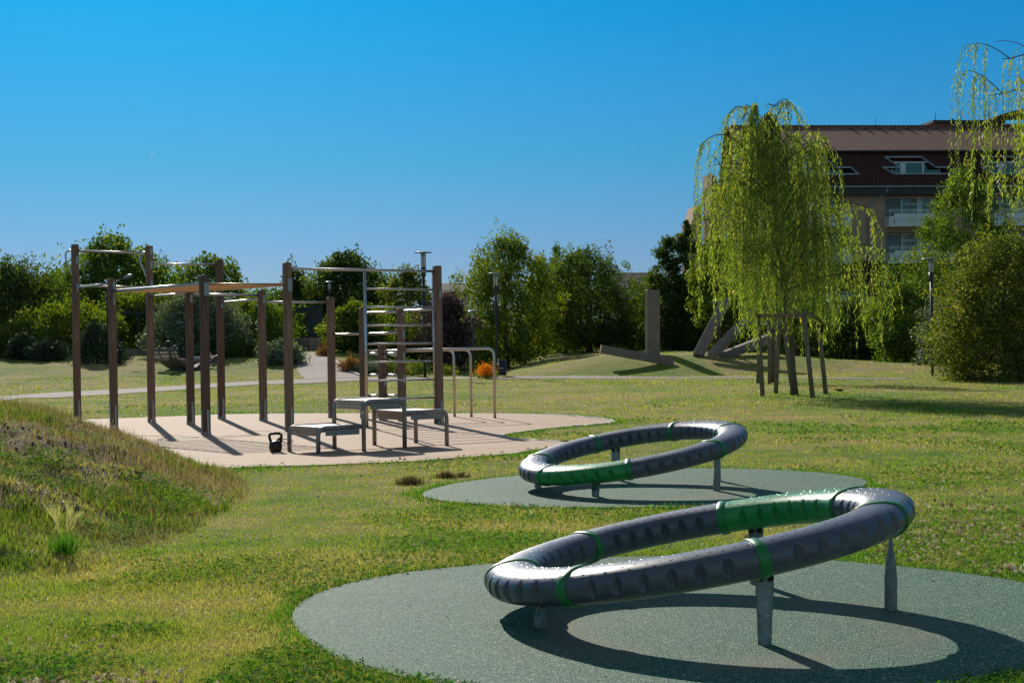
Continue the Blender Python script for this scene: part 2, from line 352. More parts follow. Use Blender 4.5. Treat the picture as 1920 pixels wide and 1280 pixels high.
MT = dict(
    ground=mat_ground(), blade=mat_blade(), rubber=mat_rubber(), tan=mat_tan(),
    gravel=mat_gravel('path_gravel', (.20, .16, .13), (.44, .38, .33)),
    curb=simple('pale_curb_stone', (.52, .49, .44), .8, var=.2, scale=6, bump=.3),
    post=mat_wood('weathered_brown_post', (.155, .090, .058), (.32, .205, .14)),
    plank=mat_wood('silvered_plank', (.46, .37, .29), (.74, .63, .51), (3, 26, 26), .5),
    steel=mat_steel('brushed_steel', rough=.34), steel2=mat_steel('satin_grey_steel', (.36, .36, .36), .42), galv=mat_galv(), steel_tan_reflect=mat_steel('tan_reflection_steel', (.74, .52, .31), .38),
    bolt=simple('rusty_bolt', (.05, .03, .02), .6, .6, scale=30), dark=simple('anthracite_paint', (.022, .027, .034), .45, 0, scale=3),
    iron=simple('cast_iron', (.045, .034, .032), .5, .35, .3, 25, .3),
    concrete=simple('concrete', (.235, .182, .15), .85, 0, .18, 1.6, .4, bscale=30),
    bark=simple('bark', (.13, .095, .065), .9, 0, .4, 9, .8), stake=simple('grey_stake_wood', (.20, .16, .12), .85, 0, .25, 7, .4),
    glass=simple('lamp_glass', (.62, .62, .60), .25, 0, .03), white=simple('white_paint', (.62, .64, .68), .5, 0, .05),
    render=simple('beige_render', (.42, .275, .20), .9, 0, .07, 1.2, .2), brown=simple('red_brown_cladding', (.16, .055, .035), .7, 0, .15, 2),
    fascia=simple('dark_fascia', (.035, .033, .036), .7, 0, .2, 2), zinc=simple('zinc_sheet', (.25, .29, .34), .4, .5, .1, 2),
    curtain=simple('net_curtain', (.20, .25, .26), .8, 0, .35, 6), black=simple('black_plumage', (.012, .012, .014), .5),
    skin=simple('skin', (.40, .22, .15), .55, 0, .05), hair=simple('dark_hair', (.025, .014, .012), .6), cloth=simple('violet_grey_shirt', (.16, .14, .22), .9, 0, .1), denim=simple('pale_trousers', (.42, .40, .38), .9, 0, .1),
    slat=mat_wood('dark_weathered_slat', (.12, .09, .07), (.30, .24, .19), (2, 30, 30)),
    ring_grey=mat_plastic('blue_grey_plastic', (.088, .096, .118)), ring_green=mat_plastic('green_plastic', (.012, .27, .05)), collar=mat_plastic('dark_green_collar', (.010, .20, .04)),
    stone=simple('sandstone_block', (.30, .235, .20), .9, 0, .25, 3, .5), path_dark=simple('soil', (.16, .11, .08), 1, 0, .3, 12, .8),
)
def mat_pane():
    m = NM('window_pane'); m.p.inputs['Base Color'].default_value = (.02, .03, .035, 1); m.p.inputs['Roughness'].default_value = .06; m.p.inputs['Specular IOR Level'].default_value = .9; return m.m
MT['pane'] = mat_pane()
MT['roof_up'] = mat_tiles('clay_tiles', (.42, .205, .135), (.30, .12, .075)); MT['roof_lo'] = mat_tiles('brown_tiles', (.115, .040, .026), (.08, .030, .022))
MT['roof_blue'] = mat_tiles('slate_blue_tiles', (.020, .028, .050), (.014, .020, .036))
LF = dict(
    dark=leafmat('leaf_dark', [(0, (0.035, 0.064, 0.010)), (.5, (0.067, 0.113, 0.015)), (.85, (0.116, 0.159, 0.022)), (1, (0.178, 0.197, 0.044))], .58, .5, .03),
    mid=leafmat('leaf_mid', [(0, (0.056, 0.105, 0.010)), (.5, (0.102, 0.177, 0.015)), (.85, (0.177, 0.231, 0.025)), (1, (0.280, 0.262, 0.041))], .58, .5, .03),
    bright=leafmat('leaf_bright', [(0, (0.071, 0.126, 0.008)), (.5, (0.134, 0.194, 0.012)), (.85, (0.198, 0.229, 0.020)), (1, (0.317, 0.252, 0.030))], .58, .5, .03),
    olive=leafmat('leaf_olive', [(0, (0.059, 0.087, 0.012)), (.5, (0.125, 0.158, 0.023)), (.85, (0.219, 0.230, 0.043)), (1, (0.380, 0.315, 0.083))], .58, .5, .03),
    willow=leafmat('leaf_willow', [(0, (.10, .16, .025)), (.5, (.23, .29, .04)), (.8, (.35, .39, .065)), (.95, (.52, .45, .07)), (1, (.70, .48, .07))], .66, .4, .04, (1.5, 1.6, .8)),
    silver=leafmat('leaf_silver', [(0, (0.072, 0.102, 0.060)), (.5, (0.144, 0.186, 0.120)), (1, (0.264, 0.312, 0.216))], .35, .5, .06),
    purple=leafmat('leaf_purple', [(0, (.035, .024, .026)), (.5, (.085, .055, .058)), (.85, (.16, .10, .10)), (1, (.26, .17, .15))], .35, .45, .05, (1.3, 1.0, .8)),
    conifer=leafmat('needle_dark', [(0, (.014, .030, .012)), (.6, (.030, .058, .022)), (1, (.055, .085, .035))], .2, .5, .06),
    clover=leafmat('clover_leaf', [(0, (0.033, 0.128, 0.012)), (.5, (0.068, 0.225, 0.018)), (1, (0.128, 0.300, 0.030))], .5, .6, .012),
    dry=leafmat('dry_grass', [(0, (.13, .095, .045)), (.5, (.24, .175, .09)), (.85, (.36, .28, .17)), (1, (.55, .48, .36))], .4, .4, .06),
    tuft=leafmat('brown_turf', [(0, (.07, .045, .022)), (.6, (.15, .10, .05)), (1, (.28, .19, .11))], .3, .6, .03),
    petal=leafmat('clover_petal', [(0, (.30, .20, .15)), (.4, (.55, .42, .38)), (1, (.82, .76, .72))], .35, .6, .02),
    orange=leafmat('orange_petal', [(0, (.60, .15, .01)), (.5, (.85, .30, .015)), (1, (.95, .50, .06))], .4, .5, .02),
    rust=leafmat('rust_seedhead', [(0, (.16, .07, .025)), (.6, (.30, .14, .05)), (1, (.42, .24, .10))], .4, .6, .02),
)
#PART2
# ------------------------------------------------------------------ ground sheet
def axis(knots):
    out = []
    for (a, b, st) in knots: out += list(np.arange(a, b-1e-6, st))
    out.append(knots[-1][1]); return np.array(out)
gx = axis([(-2500, -200, 230), (-200, -60, 10), (-60, -16, 1.0), (-16, -9, .35), (-9, -1.9, .08), (-1.9, 8, .5), (8, 60, 1.0), (60, 200, 10), (200, 2500, 230)])
gy = axis([(-30, 3, 3), (3, 5, .5), (5, 22, .09), (22, 30, .3), (30, 90, .5), (90, 200, 5), (200, 3000, 200)])
X, Y = np.meshgrid(gx, gy); Z = H(X, Y)
vs = np.stack([X.ravel(), Y.ravel(), Z.ravel()], 1).astype(np.float32)
nx, ny = len(gx), len(gy); ii = (np.arange(ny-1)[:, None]*nx+np.arange(nx-1)[None, :]).ravel()
q = np.stack([ii, ii+1, ii+nx+1, ii+nx], 1).astype(np.int32)
me = bpy.data.meshes.new('ground'); me.vertices.add(len(vs)); me.vertices.foreach_set('co', vs.ravel())
me.loops.add(q.size); me.loops.foreach_set('vertex_index', q.ravel()); me.polygons.add(len(q))
me.polygons.foreach_set('loop_start', np.arange(0, q.size, 4, dtype=np.int32)); me.polygons.foreach_set('loop_total', np.full(len(q), 4, np.int32))
me.polygons.foreach_set('use_smooth', np.ones(len(q), bool)); me.update(calc_edges=True); me.materials.append(MT['ground'])
ground = bpy.data.objects.new('ground', me); C.objects.link(ground); ground['kind'] = 'structure'

def smooth_closed(pts, n=6):
    pts = [np.array(p[:2], float) for p in pts]; m = len(pts); out = []
    for i in range(m):
        p0, p1, p2, p3 = pts[i-1], pts[i], pts[(i+1) % m], pts[(i+2) % m]
        for k in range(n):
            t = k/n; out.append(.5*((2*p1)+(-p0+p2)*t+(2*p0-5*p1+4*p2-p3)*t*t+(-p0+3*p1-3*p2+p3)*t**3))
    return np.array(out)
def inside(poly, x, y):
    x = np.asarray(x); y = np.asarray(y); r = np.zeros(x.shape, bool); n = len(poly); j = n-1
    for i in range(n):
        xi, yi = poly[i]; xj, yj = poly[j]
        c = ((yi > y) != (yj > y)) & (x < (xj-xi)*(y-yi)/((yj-yi) if yj != yi else 1e-9)+xi); r ^= c; j = i
    return r
def slab(name, poly, z, mat, th=.05):
    """flat ground covering with a thin real edge"""
    v = [Vector((p[0], p[1], 0)) for p in poly]; tri = tessellate_polygon([v]); b = MB(); n = len(v)
    vs = [(p[0], p[1], z) for p in poly]+[(p[0], p[1], z-th) for p in poly]
    fs = []
    for t in tri:
        a, b_, c = [v[i] for i in t]; s = (b_-a).cross(c-a).z
        fs.append(list(t) if s > 0 else list(t)[::-1])
    area = sum(v[i].x*v[(i+1) % n].y-v[(i+1) % n].x*v[i].y for i in range(n))
    for i in range(n):
        j = (i+1) % n; fs.append([i, j, j+n, i+n][::-1] if area > 0 else [i, j, j+n, i+n])
    b.add(vs, fs); o = b.build(name, mat); o['kind'] = 'structure'; return o
def gp(l): return [tuple(G0(*p)[:2]) for p in l]

pad_near = smooth_closed(gp([(548, 1158), (572, 1128), (635, 1102), (735, 1080), (860, 1065), (1020, 1052), (1190, 1046), (1340, 1045), (1520, 1051), (1679, 1064), (1810, 1078), (1920, 1095), (2040, 1125), (2100, 1165), (2060, 1215), (1960, 1248), (1800, 1285), (1560, 1330), (1270, 1345), (1020, 1325), (850, 1290), (710, 1263), (620, 1232), (565, 1192)]))
pad_far = smooth_closed(gp([(790, 929), (822, 915), (900, 901), (1010, 890), (1150, 882), (1280, 879.5), (1420, 881), (1530, 887), (1600, 896), (1626, 906), (1600, 920), (1530, 934), (1420, 945), (1290, 951), (1130, 953.5), (1000, 952), (880, 946), (815, 938)]))
pad_tan_px = [(60, 800), (150, 788), (210, 785.5), (330, 781), (420, 777.5), (540, 776), (700, 775.5), (850, 775.5), (960, 776), (1050, 779), (1110, 784), (1147, 789), (1140, 794), (1100, 798), (1040, 803), (975, 811), (940, 818), (955, 823), (1005, 826.5), (1067, 830), (1049, 837), (983, 848), (960, 852), (880, 858), (830, 862), (760, 867), (680, 870), (580, 874), (480, 876.5), (400, 880), (250, 880), (100, 870), (0, 840)]
pad_tan = smooth_closed(gp(pad_tan_px), 5)
slab('rubber_surface_near', pad_near, .012, MT['rubber']); slab('rubber_surface_far', pad_far, .012, MT['rubber'])
slab('tan_play_surface', pad_tan, .014, MT['tan'])
# pale edging along the right lobe and bay of the tan surface
def curb(name, pxs, wd=.07, z=.022):
    pts = smooth_closed(gp(pxs)+gp(pxs)[::-1][1:-1], 5)[:len(pxs)*5-5]; b = MB(); vs = []
    for i, p in enumerate(pts):
        d = pts[min(i+1, len(pts)-1)]-pts[max(i-1, 0)]; d = d/np.linalg.norm(d); nn = np.array([-d[1], d[0]])*wd/2
        j = rng.normal(0, .004); vs += [(*(p+nn), -.02), (*(p+nn), z+j), (*(p-nn), z+j), (*(p-nn), -.02)]
    fs = []
    for i in range(len(pts)-1):
        a = i*4; fs += [[a, a+1, a+5, a+4], [a+1, a+2, a+6, a+5], [a+2, a+3, a+7, a+6]]
    b.add(vs, fs); o = b.build(name, MT['curb']); o['kind'] = 'structure'; return o
curb('kerb_strip', [(1020, 777), (1060, 779.5), (1110, 784), (1147, 789), (1140, 794), (1100, 798), (1075, 800)])
curb('kerb_strip', [(945, 815), (939, 818.5), (955, 823), (1005, 826.5), (1067, 830)])

def strip(name, left, right, mat, lift=.015, sub=10):
    """path draped on the ground between two edge lines given in photo pixels"""
    L = [G(*p, z0=20) for p in left]; Rr = [G(*p, z0=20) for p in right]
    def dens(P):
        out = []
        for i in range(len(P)-1):
            for k in range(sub): out.append(P[i].lerp(P[i+1], k/sub))
        out.append(P[-1]); return out
    L = dens(L); Rr = dens(Rr); b = MB(); vs = []; m = 8
    for a, c in zip(L, Rr):
        for k in range(m+1):
            p = a.lerp(c, k/m); vs.append((p.x, p.y, float(H(p.x, p.y))+lift))
    fs = [[i*(m+1)+k, i*(m+1)+k+1, (i+1)*(m+1)+k+1, (i+1)*(m+1)+k] for i in range(len(L)-1) for k in range(m)]
    b.add(vs, fs, 0, True); o = b.build(name, mat); o['kind'] = 'structure'
    return np.array([(p.x, p.y) for p in L]+[(p.x, p.y) for p in Rr[::-1]])
far_x = [(-60, 762), (40, 747), (100, 746.5), (200, 740.5), (300, 734), (390, 727.5), (480, 721.5), (580, 719), (675, 714), (760, 711.5), (860, 711), (1000, 710), (1200, 709.8), (1340, 709.5), (1500, 710), (1700, 712)]
near_x = [(-60, 748), (40, 741), (100, 736.3), (200, 731), (300, 725.5), (390, 719.5), (480, 715), (580, 711), (675, 709), (760, 707.5), (860, 706.8), (1000, 706.5), (1200, 706.8), (1340, 707.2), (1500, 708), (1700, 710)]
path_poly = strip('gravel_path', far_x, near_x, MT['gravel'])
br_poly = strip('gravel_path_branch', [(572, 712), (560, 700), (556, 690), (560, 680), (563, 670), (563, 661.5)], [(690, 709.5), (668, 704), (650, 695), (632, 682), (618, 670), (606, 661.5)], MT['gravel'], .022)
b = MB()
ep = [G(x+1, y, z0=20) for x, y in [(676, 707), (655, 698), (640, 688), (628, 680)]]
for a, c in zip(ep[:-1], ep[1:]): b.beam((a.x, a.y, a.z+.03), (c.x, c.y, c.z+.03), .09, .1)
b.build('kerb_strip', MT['curb'])['kind'] = 'structure'

# ------------------------------------------------------------------ calisthenics frame
PX = dict(a=(145.5, 791.5, 458), b=(214, 803.75, 521.7), c=(284.4, 792.5, 461), d=(358, 797, 548), e=(386.5, 817, 516), f=(415.8, 786.5, 487),
          g=(494, 790, 544), h=(543, 810, 492.5), i=(623, 784.5, 557), j=(683, 786, 577), k=(824, 795.8, 498), l=(718.5, 789, 648), m=(754.5, 791, 579))
POST = {}
def hz(P, px, py):                      # height of a sight line above the ground at the depth of P
    a, b = ray(px, py); return CAM_H+b*P.y
for k_, (x, y, t) in PX.items():
    p = G0(x, y); POST[k_] = (p, hz(p, x, t))
rig = thing('calisthenics_rig', 'tall outdoor exercise frame of brown timber posts joined by steel bars on the tan surface', 'climbing frame', (POST['g'][0].x, POST['g'][0].y, 0))
PA = R(30)
for k_, (p, hh) in POST.items():
    M = Matrix.Translation(p) @ Matrix.Rotation(PA, 4, 'Z')
    o = MB().box((0, 0, hh/2+.03), (.112, .112, hh-.06), bev=.008).build('post', MT['post'], rig)
    o.matrix_local = world(rig).inverted() @ M
    f = MB()
    for q_ in range(4):
        Q = Matrix.Rotation(q_*PI/2, 4, 'Z')
        f.box((0.012, -.060, .19), (.034, .012, .37), Q)
        f.tube([Q @ Vector((.012, -.0535, .375)), Q @ Vector((.012, -.066, .375))], .017, 12)
        f.box((-.035, -.053, .03), (.03, .012, .06), Q)
    f.build('foot_plate', MT['steel2'], o)
    # small oval fixing plates with bolts, facing front where bars meet
    zs = {'a': [.28, .75], 'b': [.12, .25, .36], 'c': [.10, .32, .66, .78], 'd': [.10], 'e': [.20], 'f': [.78], 'g': [.16], 'h': [.33], 'i': [], 'j': [], 'k': [.45], 'l': [.14, .60], 'm': [.05, .42, .78, 1.15]}[k_]
    for dz in zs:
        big = k_ in 'eh'; w_, h_ = (.075, .19) if big else (.05, .10)
        f = MB(); f.box((.018, -.0585, hh-dz), (w_ if big else .042, .006, h_))
        for sg in (-1, 1):
            f.tube([(.018, -.0550, hh-dz+sg*h_/2*.7), (.018, -.066, hh-dz+sg*h_/2*.7)], .008, 8)
            if not big: f.tube([(.018, -.0556, hh-dz+sg*h_/2), (.018, -.0612, hh-dz+sg*h_/2)], .021, 12)
        f.build('fixing_plate', MT['steel2'], o)
def bar(pts, r=.019, name='bar', mat='steel', n=12):
    return MB().tube(pts, r, n).build(name, MT[mat], rig, local=False)
def at(k_, py, dx=0, px=None):
    p = POST[k_][0]; x = PX[k_][0] if px is None else px
    return Vector((p.x, p.y, hz(p, x, py)))
def arc(p0, p1, p2, n=6):               # rounded corner
    return [p0.lerp(p1, t).lerp(p1.lerp(p2, t), t) for t in [i/n for i in range(n+1)]]
bar([at('a', 470.5), at('c', 474)]); bar([at('a', 536), at('c', 538.5)]); bar([at('a', 538.5), at('b', 531)])
bar([at('c', 494.5), at('f', 496)]); bar([at('c', 556), at('d', 549)]); bar([at('d', 551), at('g', 553.5)])
bar([at('f', 567.5), at('g', 560)]); bar([at('g', 566), at('i', 567)])
bar([at('h', 503.5), at('k', 508.5)], .021)
for rows in ([('i', 627), ('j', 625.5)], [('j', 587), ('m', 584)], [('m', 583.5), ('k', 579)], [('j', 626.5), ('m', 623)], [('j', 663.5), ('l', 663)], [('l', 663.5), ('m', 662.5)],
             [('j', 703.5), ('l', 702.5)], [('l', 703.5), ('m', 702.5)], [('j', 741.5), ('l', 741)], [('l', 742), ('m', 741)]):
    bar([at(*rows[0]), at(*rows[1])], .021)
# bent hand grips at the tall posts
for k_ in 'ac':
    p = POST[k_][0]; s_ = p.y/F; x0 = PX[k_][0]
    def q(dx, y): return Vector((p.x+dx*s_, p.y-.03, hz(p, x0, y)))
    t0 = 469 if k_ == 'a' else 472
    pts = [q(0, t0)]+arc(q(-10, t0+1), q(-18, t0+3), q(-17, t0+12), 5)+[q(-15, t0+22), q(-9, t0+36)]+arc(q(-7, t0+42), q(-4, t0+47), q(0, t0+47), 3)
    bar(pts, .017, 'hand_grip')
# monkey bars between posts b, e, h, d
zt = (at('b', 545.5).z+at('e', 530).z+at('h', 531).z+at('d', 550).z)/4
cb = [Vector((*POST[k_][0][:2], zt)) for k_ in 'behd']
for s0, s1 in ((0, 1), (3, 2)): bar([cb[s0], cb[s1]], .025, 'side_rail')
for t_ in np.linspace(.035, .965, 12): bar([cb[0].lerp(cb[1], t_), cb[3].lerp(cb[2], t_)], .020, 'rung', 'steel_tan_reflect')  # rungs are plain steel; the tan ground's reflection is put into their colour
# wall bars left of post k
dv = (POST['k'][0]-POST['h'][0]).normalized(); lp = G0(686, 802.5)
kR = POST['k'][0]-dv*.085
t_ = (lp-POST['h'][0]).dot(dv); kL = POST['h'][0]+dv*t_
topL = hz(kL, 683, 506); topR = hz(kR, 815, 507)
bar([kL, Vector((kL.x, kL.y, topL))], .023, 'upright'); bar([kR, Vector((kR.x, kR.y, topR))], .016, 'upright')
for yl, yr in ((541, 543), (575.5, 577), (610, 610), (644.5, 643.3), (679, 677), (714, 711), (748.5, 745)):
    bar([Vector((kL.x, kL.y, hz(kL, 685, yl))), Vector((kR.x, kR.y, hz(kR, 818, yr)))], .016, 'rung')
# parallel dip rails
for k_, (x, y), ry in (('j', (852.5, 782.5), 655.5), ('l', (884, 783), 655), ('m', (928, 785), 653)):
    g_ = G0(x, y); z_ = hz(g_, x-3, ry); s_ = POST[k_][0]; d_ = (Vector((g_.x, g_.y, 0))-Vector((s_.x, s_.y, 0))).normalized()
    top = Vector((g_.x, g_.y, z_)); a_ = Vector((s_.x, s_.y, z_-.005))
    bar([a_]+arc(top-d_*.13, top, top-Vector((0, 0, .13)), 7)+[g_], .0235, 'dip_rail')

# ------------------------------------------------------------------ step platforms
LG = dict(A1=(543, 848), A2=(597, 852.5), B1=(627.5, 842.5), B2=(682.5, 847.5), C1=(702.5, 836), C2=(759, 842.5), D1=(780, 832), D2=(838, 837.5))
LG = {k_: G0(*v) for k_, v in LG.items()}
steps = thing('step_platforms', 'three joined low step platforms with grey tube legs and pale wooden tops beside the frame', 'step boxes', (LG['B2'].x, LG['B2'].y, 0))
def plat(a1, a2, c1, c2, h_, bendA=True, bendC=True):
    rr = .027
    for u, v in ((a1, c1), (a2, c2)):
        P, Q = LG[u], LG[v]; d_ = (Q-P).normalized(); tp = Vector((0, 0, h_)); dn = Vector((0, 0, -.10))
        pts = ([P]+arc(P+tp+dn, P+tp, P+tp+d_*.10, 7) if bendA else [P+tp]) + (arc(Q+tp-d_*.10, Q+tp, Q+tp+dn, 7)+[Q] if bendC else [Q+tp])
        MB().tube(pts, rr, 14).build('side_rail', MT['galv'], steps, local=False)
        MB().beam(P+tp+d_*.10+Vector((0, 0, -.055)), Q+tp-d_*.06+Vector((0, 0, -.055)), .012, .075).build('rail_plate', MT['galv'], steps, local=False)
    a, b_, c, e = LG[a1], LG[a2], LG[c1], LG[c2]
    inn = (b_-a).normalized()*.045; n_ = 6; top = Vector((0, 0, h_+.012))
    f = MB(); dd = (c-a).normalized()
    A_, B_, C_, E_ = a+inn-dd*.0, b_-inn-dd*.0, c+inn-dd*.03, e-inn-dd*.03
    for i in range(n_):                  # boards run along the platform, edges rounded
        u0, u1 = (i+.03)/n_, (i+.97)/n_
        q4 = [A_.lerp(B_, u0), A_.lerp(B_, u1), C_.lerp(E_, u1), C_.lerp(E_, u0)]
        z1 = Vector((0, 0, h_+.014)); z0 = Vector((0, 0, h_-.008))
        f.add([p+z0 for p in q4]+[p+z1 for p in q4], [[3, 2, 1, 0], [4, 5, 6, 7], [0, 1, 5, 4], [1, 2, 6, 5], [2, 3, 7, 6], [3, 0, 4, 7]])
    f.build('top_board', MT['plank'], steps, local=False)
    f = MB()
    for s_, (p, q_) in enumerate(((A_, B_), (C_, E_))):
        sg = 1 if s_ == 0 else -1
        for k_ in range(3):
            zz = h_-.022-k_*.030; f.beam(p+dd*sg*.02+Vector((0, 0, zz)), q_+dd*sg*.02+Vector((0, 0, zz)), .04, .026)
    f.build('end_board', MT['plank'], steps, local=False)
hS = hz(LG['A2'], 600, 803); hT = hz(LG['B2'], 690, 753); hM = hz(LG['D2'], 830, 770)
plat('A1', 'A2', 'B1', 'B2', hS, True, False); plat('B1', 'B2', 'C1', 'C2', hT); plat('C1', 'C2', 'D1', 'D2', hM, False, True)
MB().tube([LG['B2']+Vector((-.01, -.0275, hT-.13)), LG['B2']+Vector((-.01, -.031, hT-.13))], .018, 16).build('cap_disc', MT['steel'], steps, local=False)

# ------------------------------------------------------------------ kettlebell chained to the step
kb = G0(517, 849); kbt = thing('kettlebell', 'rusty dark iron kettlebell shackled to the leg of the lowest step', 'kettlebell', tuple(kb))
prof = [(0, .002), (.05, .002), (.062, .012), (.076, .045), (.0795, .08), (.074, .115), (.058, .138), (.03, .150), (0, .152)]
MB().lathe(prof, n=28).build('body', MT['iron'], kbt)
hp = [Vector((-.052, 0, .125)), Vector((-.066, 0, .165)), Vector((-.074, 0, .20)), Vector((-.068, 0, .225)), Vector((-.045, 0, .238)), Vector((0, 0, .241)), Vector((.045, 0, .236)), Vector((.068, 0, .222)), Vector((.074, 0, .20)), Vector((.066, 0, .165)), Vector((.052, 0, .125))]
MB().tube(hp, [.017]*11, 12).build('handle', MT['iron'], kbt)
lg = LG['A1']-kb
sh = MB()
sh.tube([(.02, -.02, .155), (.05, -.035, .175), (.082, -.04, .205)], .012, 8)
sh.tube([(.06, -.05, .15), (.085, -.06, .142)], .02, 8)
sh.tube([(.06, .02, .17), (lg.x-.02, lg.y+.045, .155)]+arc(Vector((lg.x+.02, lg.y+.04, .15)), Vector((lg.x+.07, lg.y, .13)), Vector((lg.x+.02, lg.y-.045, .118)), 6)+[(lg.x-.04, lg.y-.045, .12), (.08, -.055, .145), (.05, -.04, .155)], .0055, 8)
sh.build('shackle', MT['iron'], kbt)

# ------------------------------------------------------------------ sloping tube rings
def ring_thing(name, label, ctr, tx, ty, Rr, ph, green, legs):
    ctr = Vector(ctr); n = Vector((tx, ty, 1)).normalized(); e1 = Vector((1, 0, -tx)).normalized(); e2 = n.cross(e1)
    t = thing(name, label, 'play ring', (ctr.x, ctr.y, 0), 0, 'tilted tube rings on green rubber')
    n3, a1, a2 = np.array(n), np.array(e1), np.array(e2); c3 = np.array(ctr)
    NA, NB = 220, 72; HA, HB = .132, .082            # half width in the ring plane, half height
    be = np.arange(NB)*2*PI/NB
    def sect(b_, grow=0):                             # cross-section: rounded, flattened on top
        c, s = np.cos(b_), np.sin(b_)
        u = np.sign(c)*np.abs(c)**.86*(HA+grow); v = np.sign(s)*np.abs(s)**.86*(HB+grow)
        return u, v*np.where(s > 0, .93, 1)
    def pt(al, u, v): return c3+np.outer(np.cos(al)*(Rr+u)+0, a1)+np.outer(np.sin(al)*(Rr+u), a2)+np.outer(v, n3)
    for k in range(7):
        al0 = ph+k*2*PI/7; st = 2*PI/7; A = np.linspace(al0+.012, al0+st-.012, NA)
        AA, BB = np.meshgrid(A, be, indexing='ij'); u, v = sect(BB)
        # lens-shaped dents: six on the outer and six on the inner flank
        dep = np.zeros_like(u)
        for s_ in range(6):
            ac = al0+st*(.17+s_*.132)
            for bc in (0.0, PI):
                db = (BB-bc+PI) % (2*PI)-PI
                da = (AA-ac)/(st*.033)
                hw = 1-np.abs(db/.80)
                inn = np.clip(1-(db/.66)**2, 0, 1)
                k_ = np.clip(inn-np.abs(da), 0, 1)
                dep = np.maximum(dep, k_*.028)
        cu = u-np.cos(BB)*dep; cv = v-np.sin(BB)*dep*.4
        end = np.clip(np.minimum(AA-A[0], A[-1]-AA)/.02, 0, 1)*.0
        P = c3+(np.cos(AA)*(Rr+cu))[..., None]*a1+(np.sin(AA)*(Rr+cu))[..., None]*a2+cv[..., None]*n3
        vs = P.reshape(-1, 3); i, j = np.meshgrid(np.arange(NA-1), np.arange(NB), indexing='ij'); jn = (j+1) % NB
        f = np.stack([i*NB+j, (i+1)*NB+j, (i+1)*NB+jn, i*NB+jn], -1).reshape(-1, 4)
        mb = MB(); mb.v = [tuple(x) for x in vs]; mb.f = f.tolist(); mb.m = [0]*len(f); mb.sm = [True]*len(f)
        # little raised grip dashes on the upper side
        for row in range(6):
            for s_ in range(15):
                bb = PI/2+(row-2.5)*.34+(.17 if s_ % 2 else 0)*.6
                aa = al0+st*(.055+s_*.0625)+(.018 if row % 2 else 0)
                uu, vv = sect(np.array([bb])); L_ = .0085; Wd = .0017
                cc = pt(np.array([aa]), uu, vv)[0]
                tg = -math.sin(aa)*a1+math.cos(aa)*a2; rd = math.cos(aa)*a1+math.sin(aa)*a2
                nn = rd*math.cos(bb)*.5+n3*math.sin(bb); nn = nn/np.linalg.norm(nn); sd_ = np.cross(nn, tg)
                if (s_+row) % 3 == 0: tg, sd_ = (tg+sd_*.5), (sd_-tg*.5)
                vv_ = [cc+tg*L_, cc+sd_*Wd, cc-tg*L_, cc-sd_*Wd, cc+nn*.0013+tg*L_*.4, cc+nn*.0013-tg*L_*.4]
                mb.add(vv_, [[0, 1, 4], [1, 5, 4], [1, 2, 5], [2, 3, 5], [3, 4, 5], [3, 0, 4]], 0, True)
        g_ = k == green
        o = mb.build('tube_segment', MT['ring_green'] if g_ else MT['ring_grey'], t, local=False)
        if g_: o['label'] = 'bright green tube segment'
        # collar over the joint
        A = np.array([al0-.024, al0-.024, al0-.020, al0+.020, al0+.024, al0+.024]); gr = np.array([-.004, .004, .0075, .0075, .004, -.004]); vs = []
        for a_, g__ in zip(A, gr):
            u, v = sect(be, g__); vs += [tuple(x) for x in pt(np.full(NB, a_), u, v)]
        mb = MB(); mb.add(vs, [[r_*NB+j, (r_+1)*NB+j, (r_+1)*NB+(j+1) % NB, r_*NB+(j+1) % NB] for r_ in range(5) for j in range(NB)], 0, True)
        mb.build('joint_collar', MT['collar'], t, local=False)
    for (gx_, gy_) in legs:
        d = Vector((gx_-ctr.x, gy_-ctr.y, 0)); an = math.atan2(d.y, d.x)
        # point on the ring's underside in that direction
        rr_ = min(max(d.length, Rr-.09), Rr+.09); tx_, ty_ = ctr.x+math.cos(an)*rr_, ctr.y+math.sin(an)*rr_
        top = Vector((tx_, ty_, ctr.z-(tx*(tx_-ctr.x)+ty*(ty_-ctr.y))))-n*(HB*(1-((rr_-Rr)/HA)**2)**.5-.004)
        base = Vector((gx_, gy_, 0)); tg = Vector((-math.sin(an), math.cos(an), 0)); rd = Vector((math.cos(an), math.sin(an), 0))
        Ht = top.z; mb = MB(); vs = []; N_ = 20; base2 = base.lerp(Vector((top.x, top.y, 0)), .6)
        prof = [(0, .030, .030), (.02, .030, .030), (max(.04, Ht-.26), .031, .030), (max(.06, Ht-.18), .034, .023), (max(.08, Ht-.12), .040, .011), (max(.09, Ht-.09), .041, .0055), (Ht+.015, .041, .0055)]
        for z_, wa, wb in prof:
            c_ = base2.lerp(top, min(1, z_/Ht)); c_.z = z_
            for q_ in range(N_):
                g_ = 2*PI*q_/N_; vs.append(c_+tg*math.cos(g_)*wa+rd*math.sin(g_)*wb)
        fs = [[r_*N_+q_, r_*N_+(q_+1) % N_, (r_+1)*N_+(q_+1) % N_, (r_+1)*N_+q_] for r_ in range(len(prof)-1) for q_ in range(N_)]
        mb.add(vs, fs, 0, True); mb.add(vs[-N_:], [list(range(N_))])
        lo = mb.build('leg', MT['galv'], t, local=False)
        bm_ = MB()
        for s_ in (-1, 1):
            c_ = Vector((top.x, top.y, Ht-.022))+tg*s_*.0225
            bm_.tube([c_-rd*.014, c_+rd*.014], .0135, 12); bm_.tube([c_-rd*.019, c_+rd*.019], .006, 8)
        bm_.build('bolt', MT['bolt'], lo, local=False)
    return t
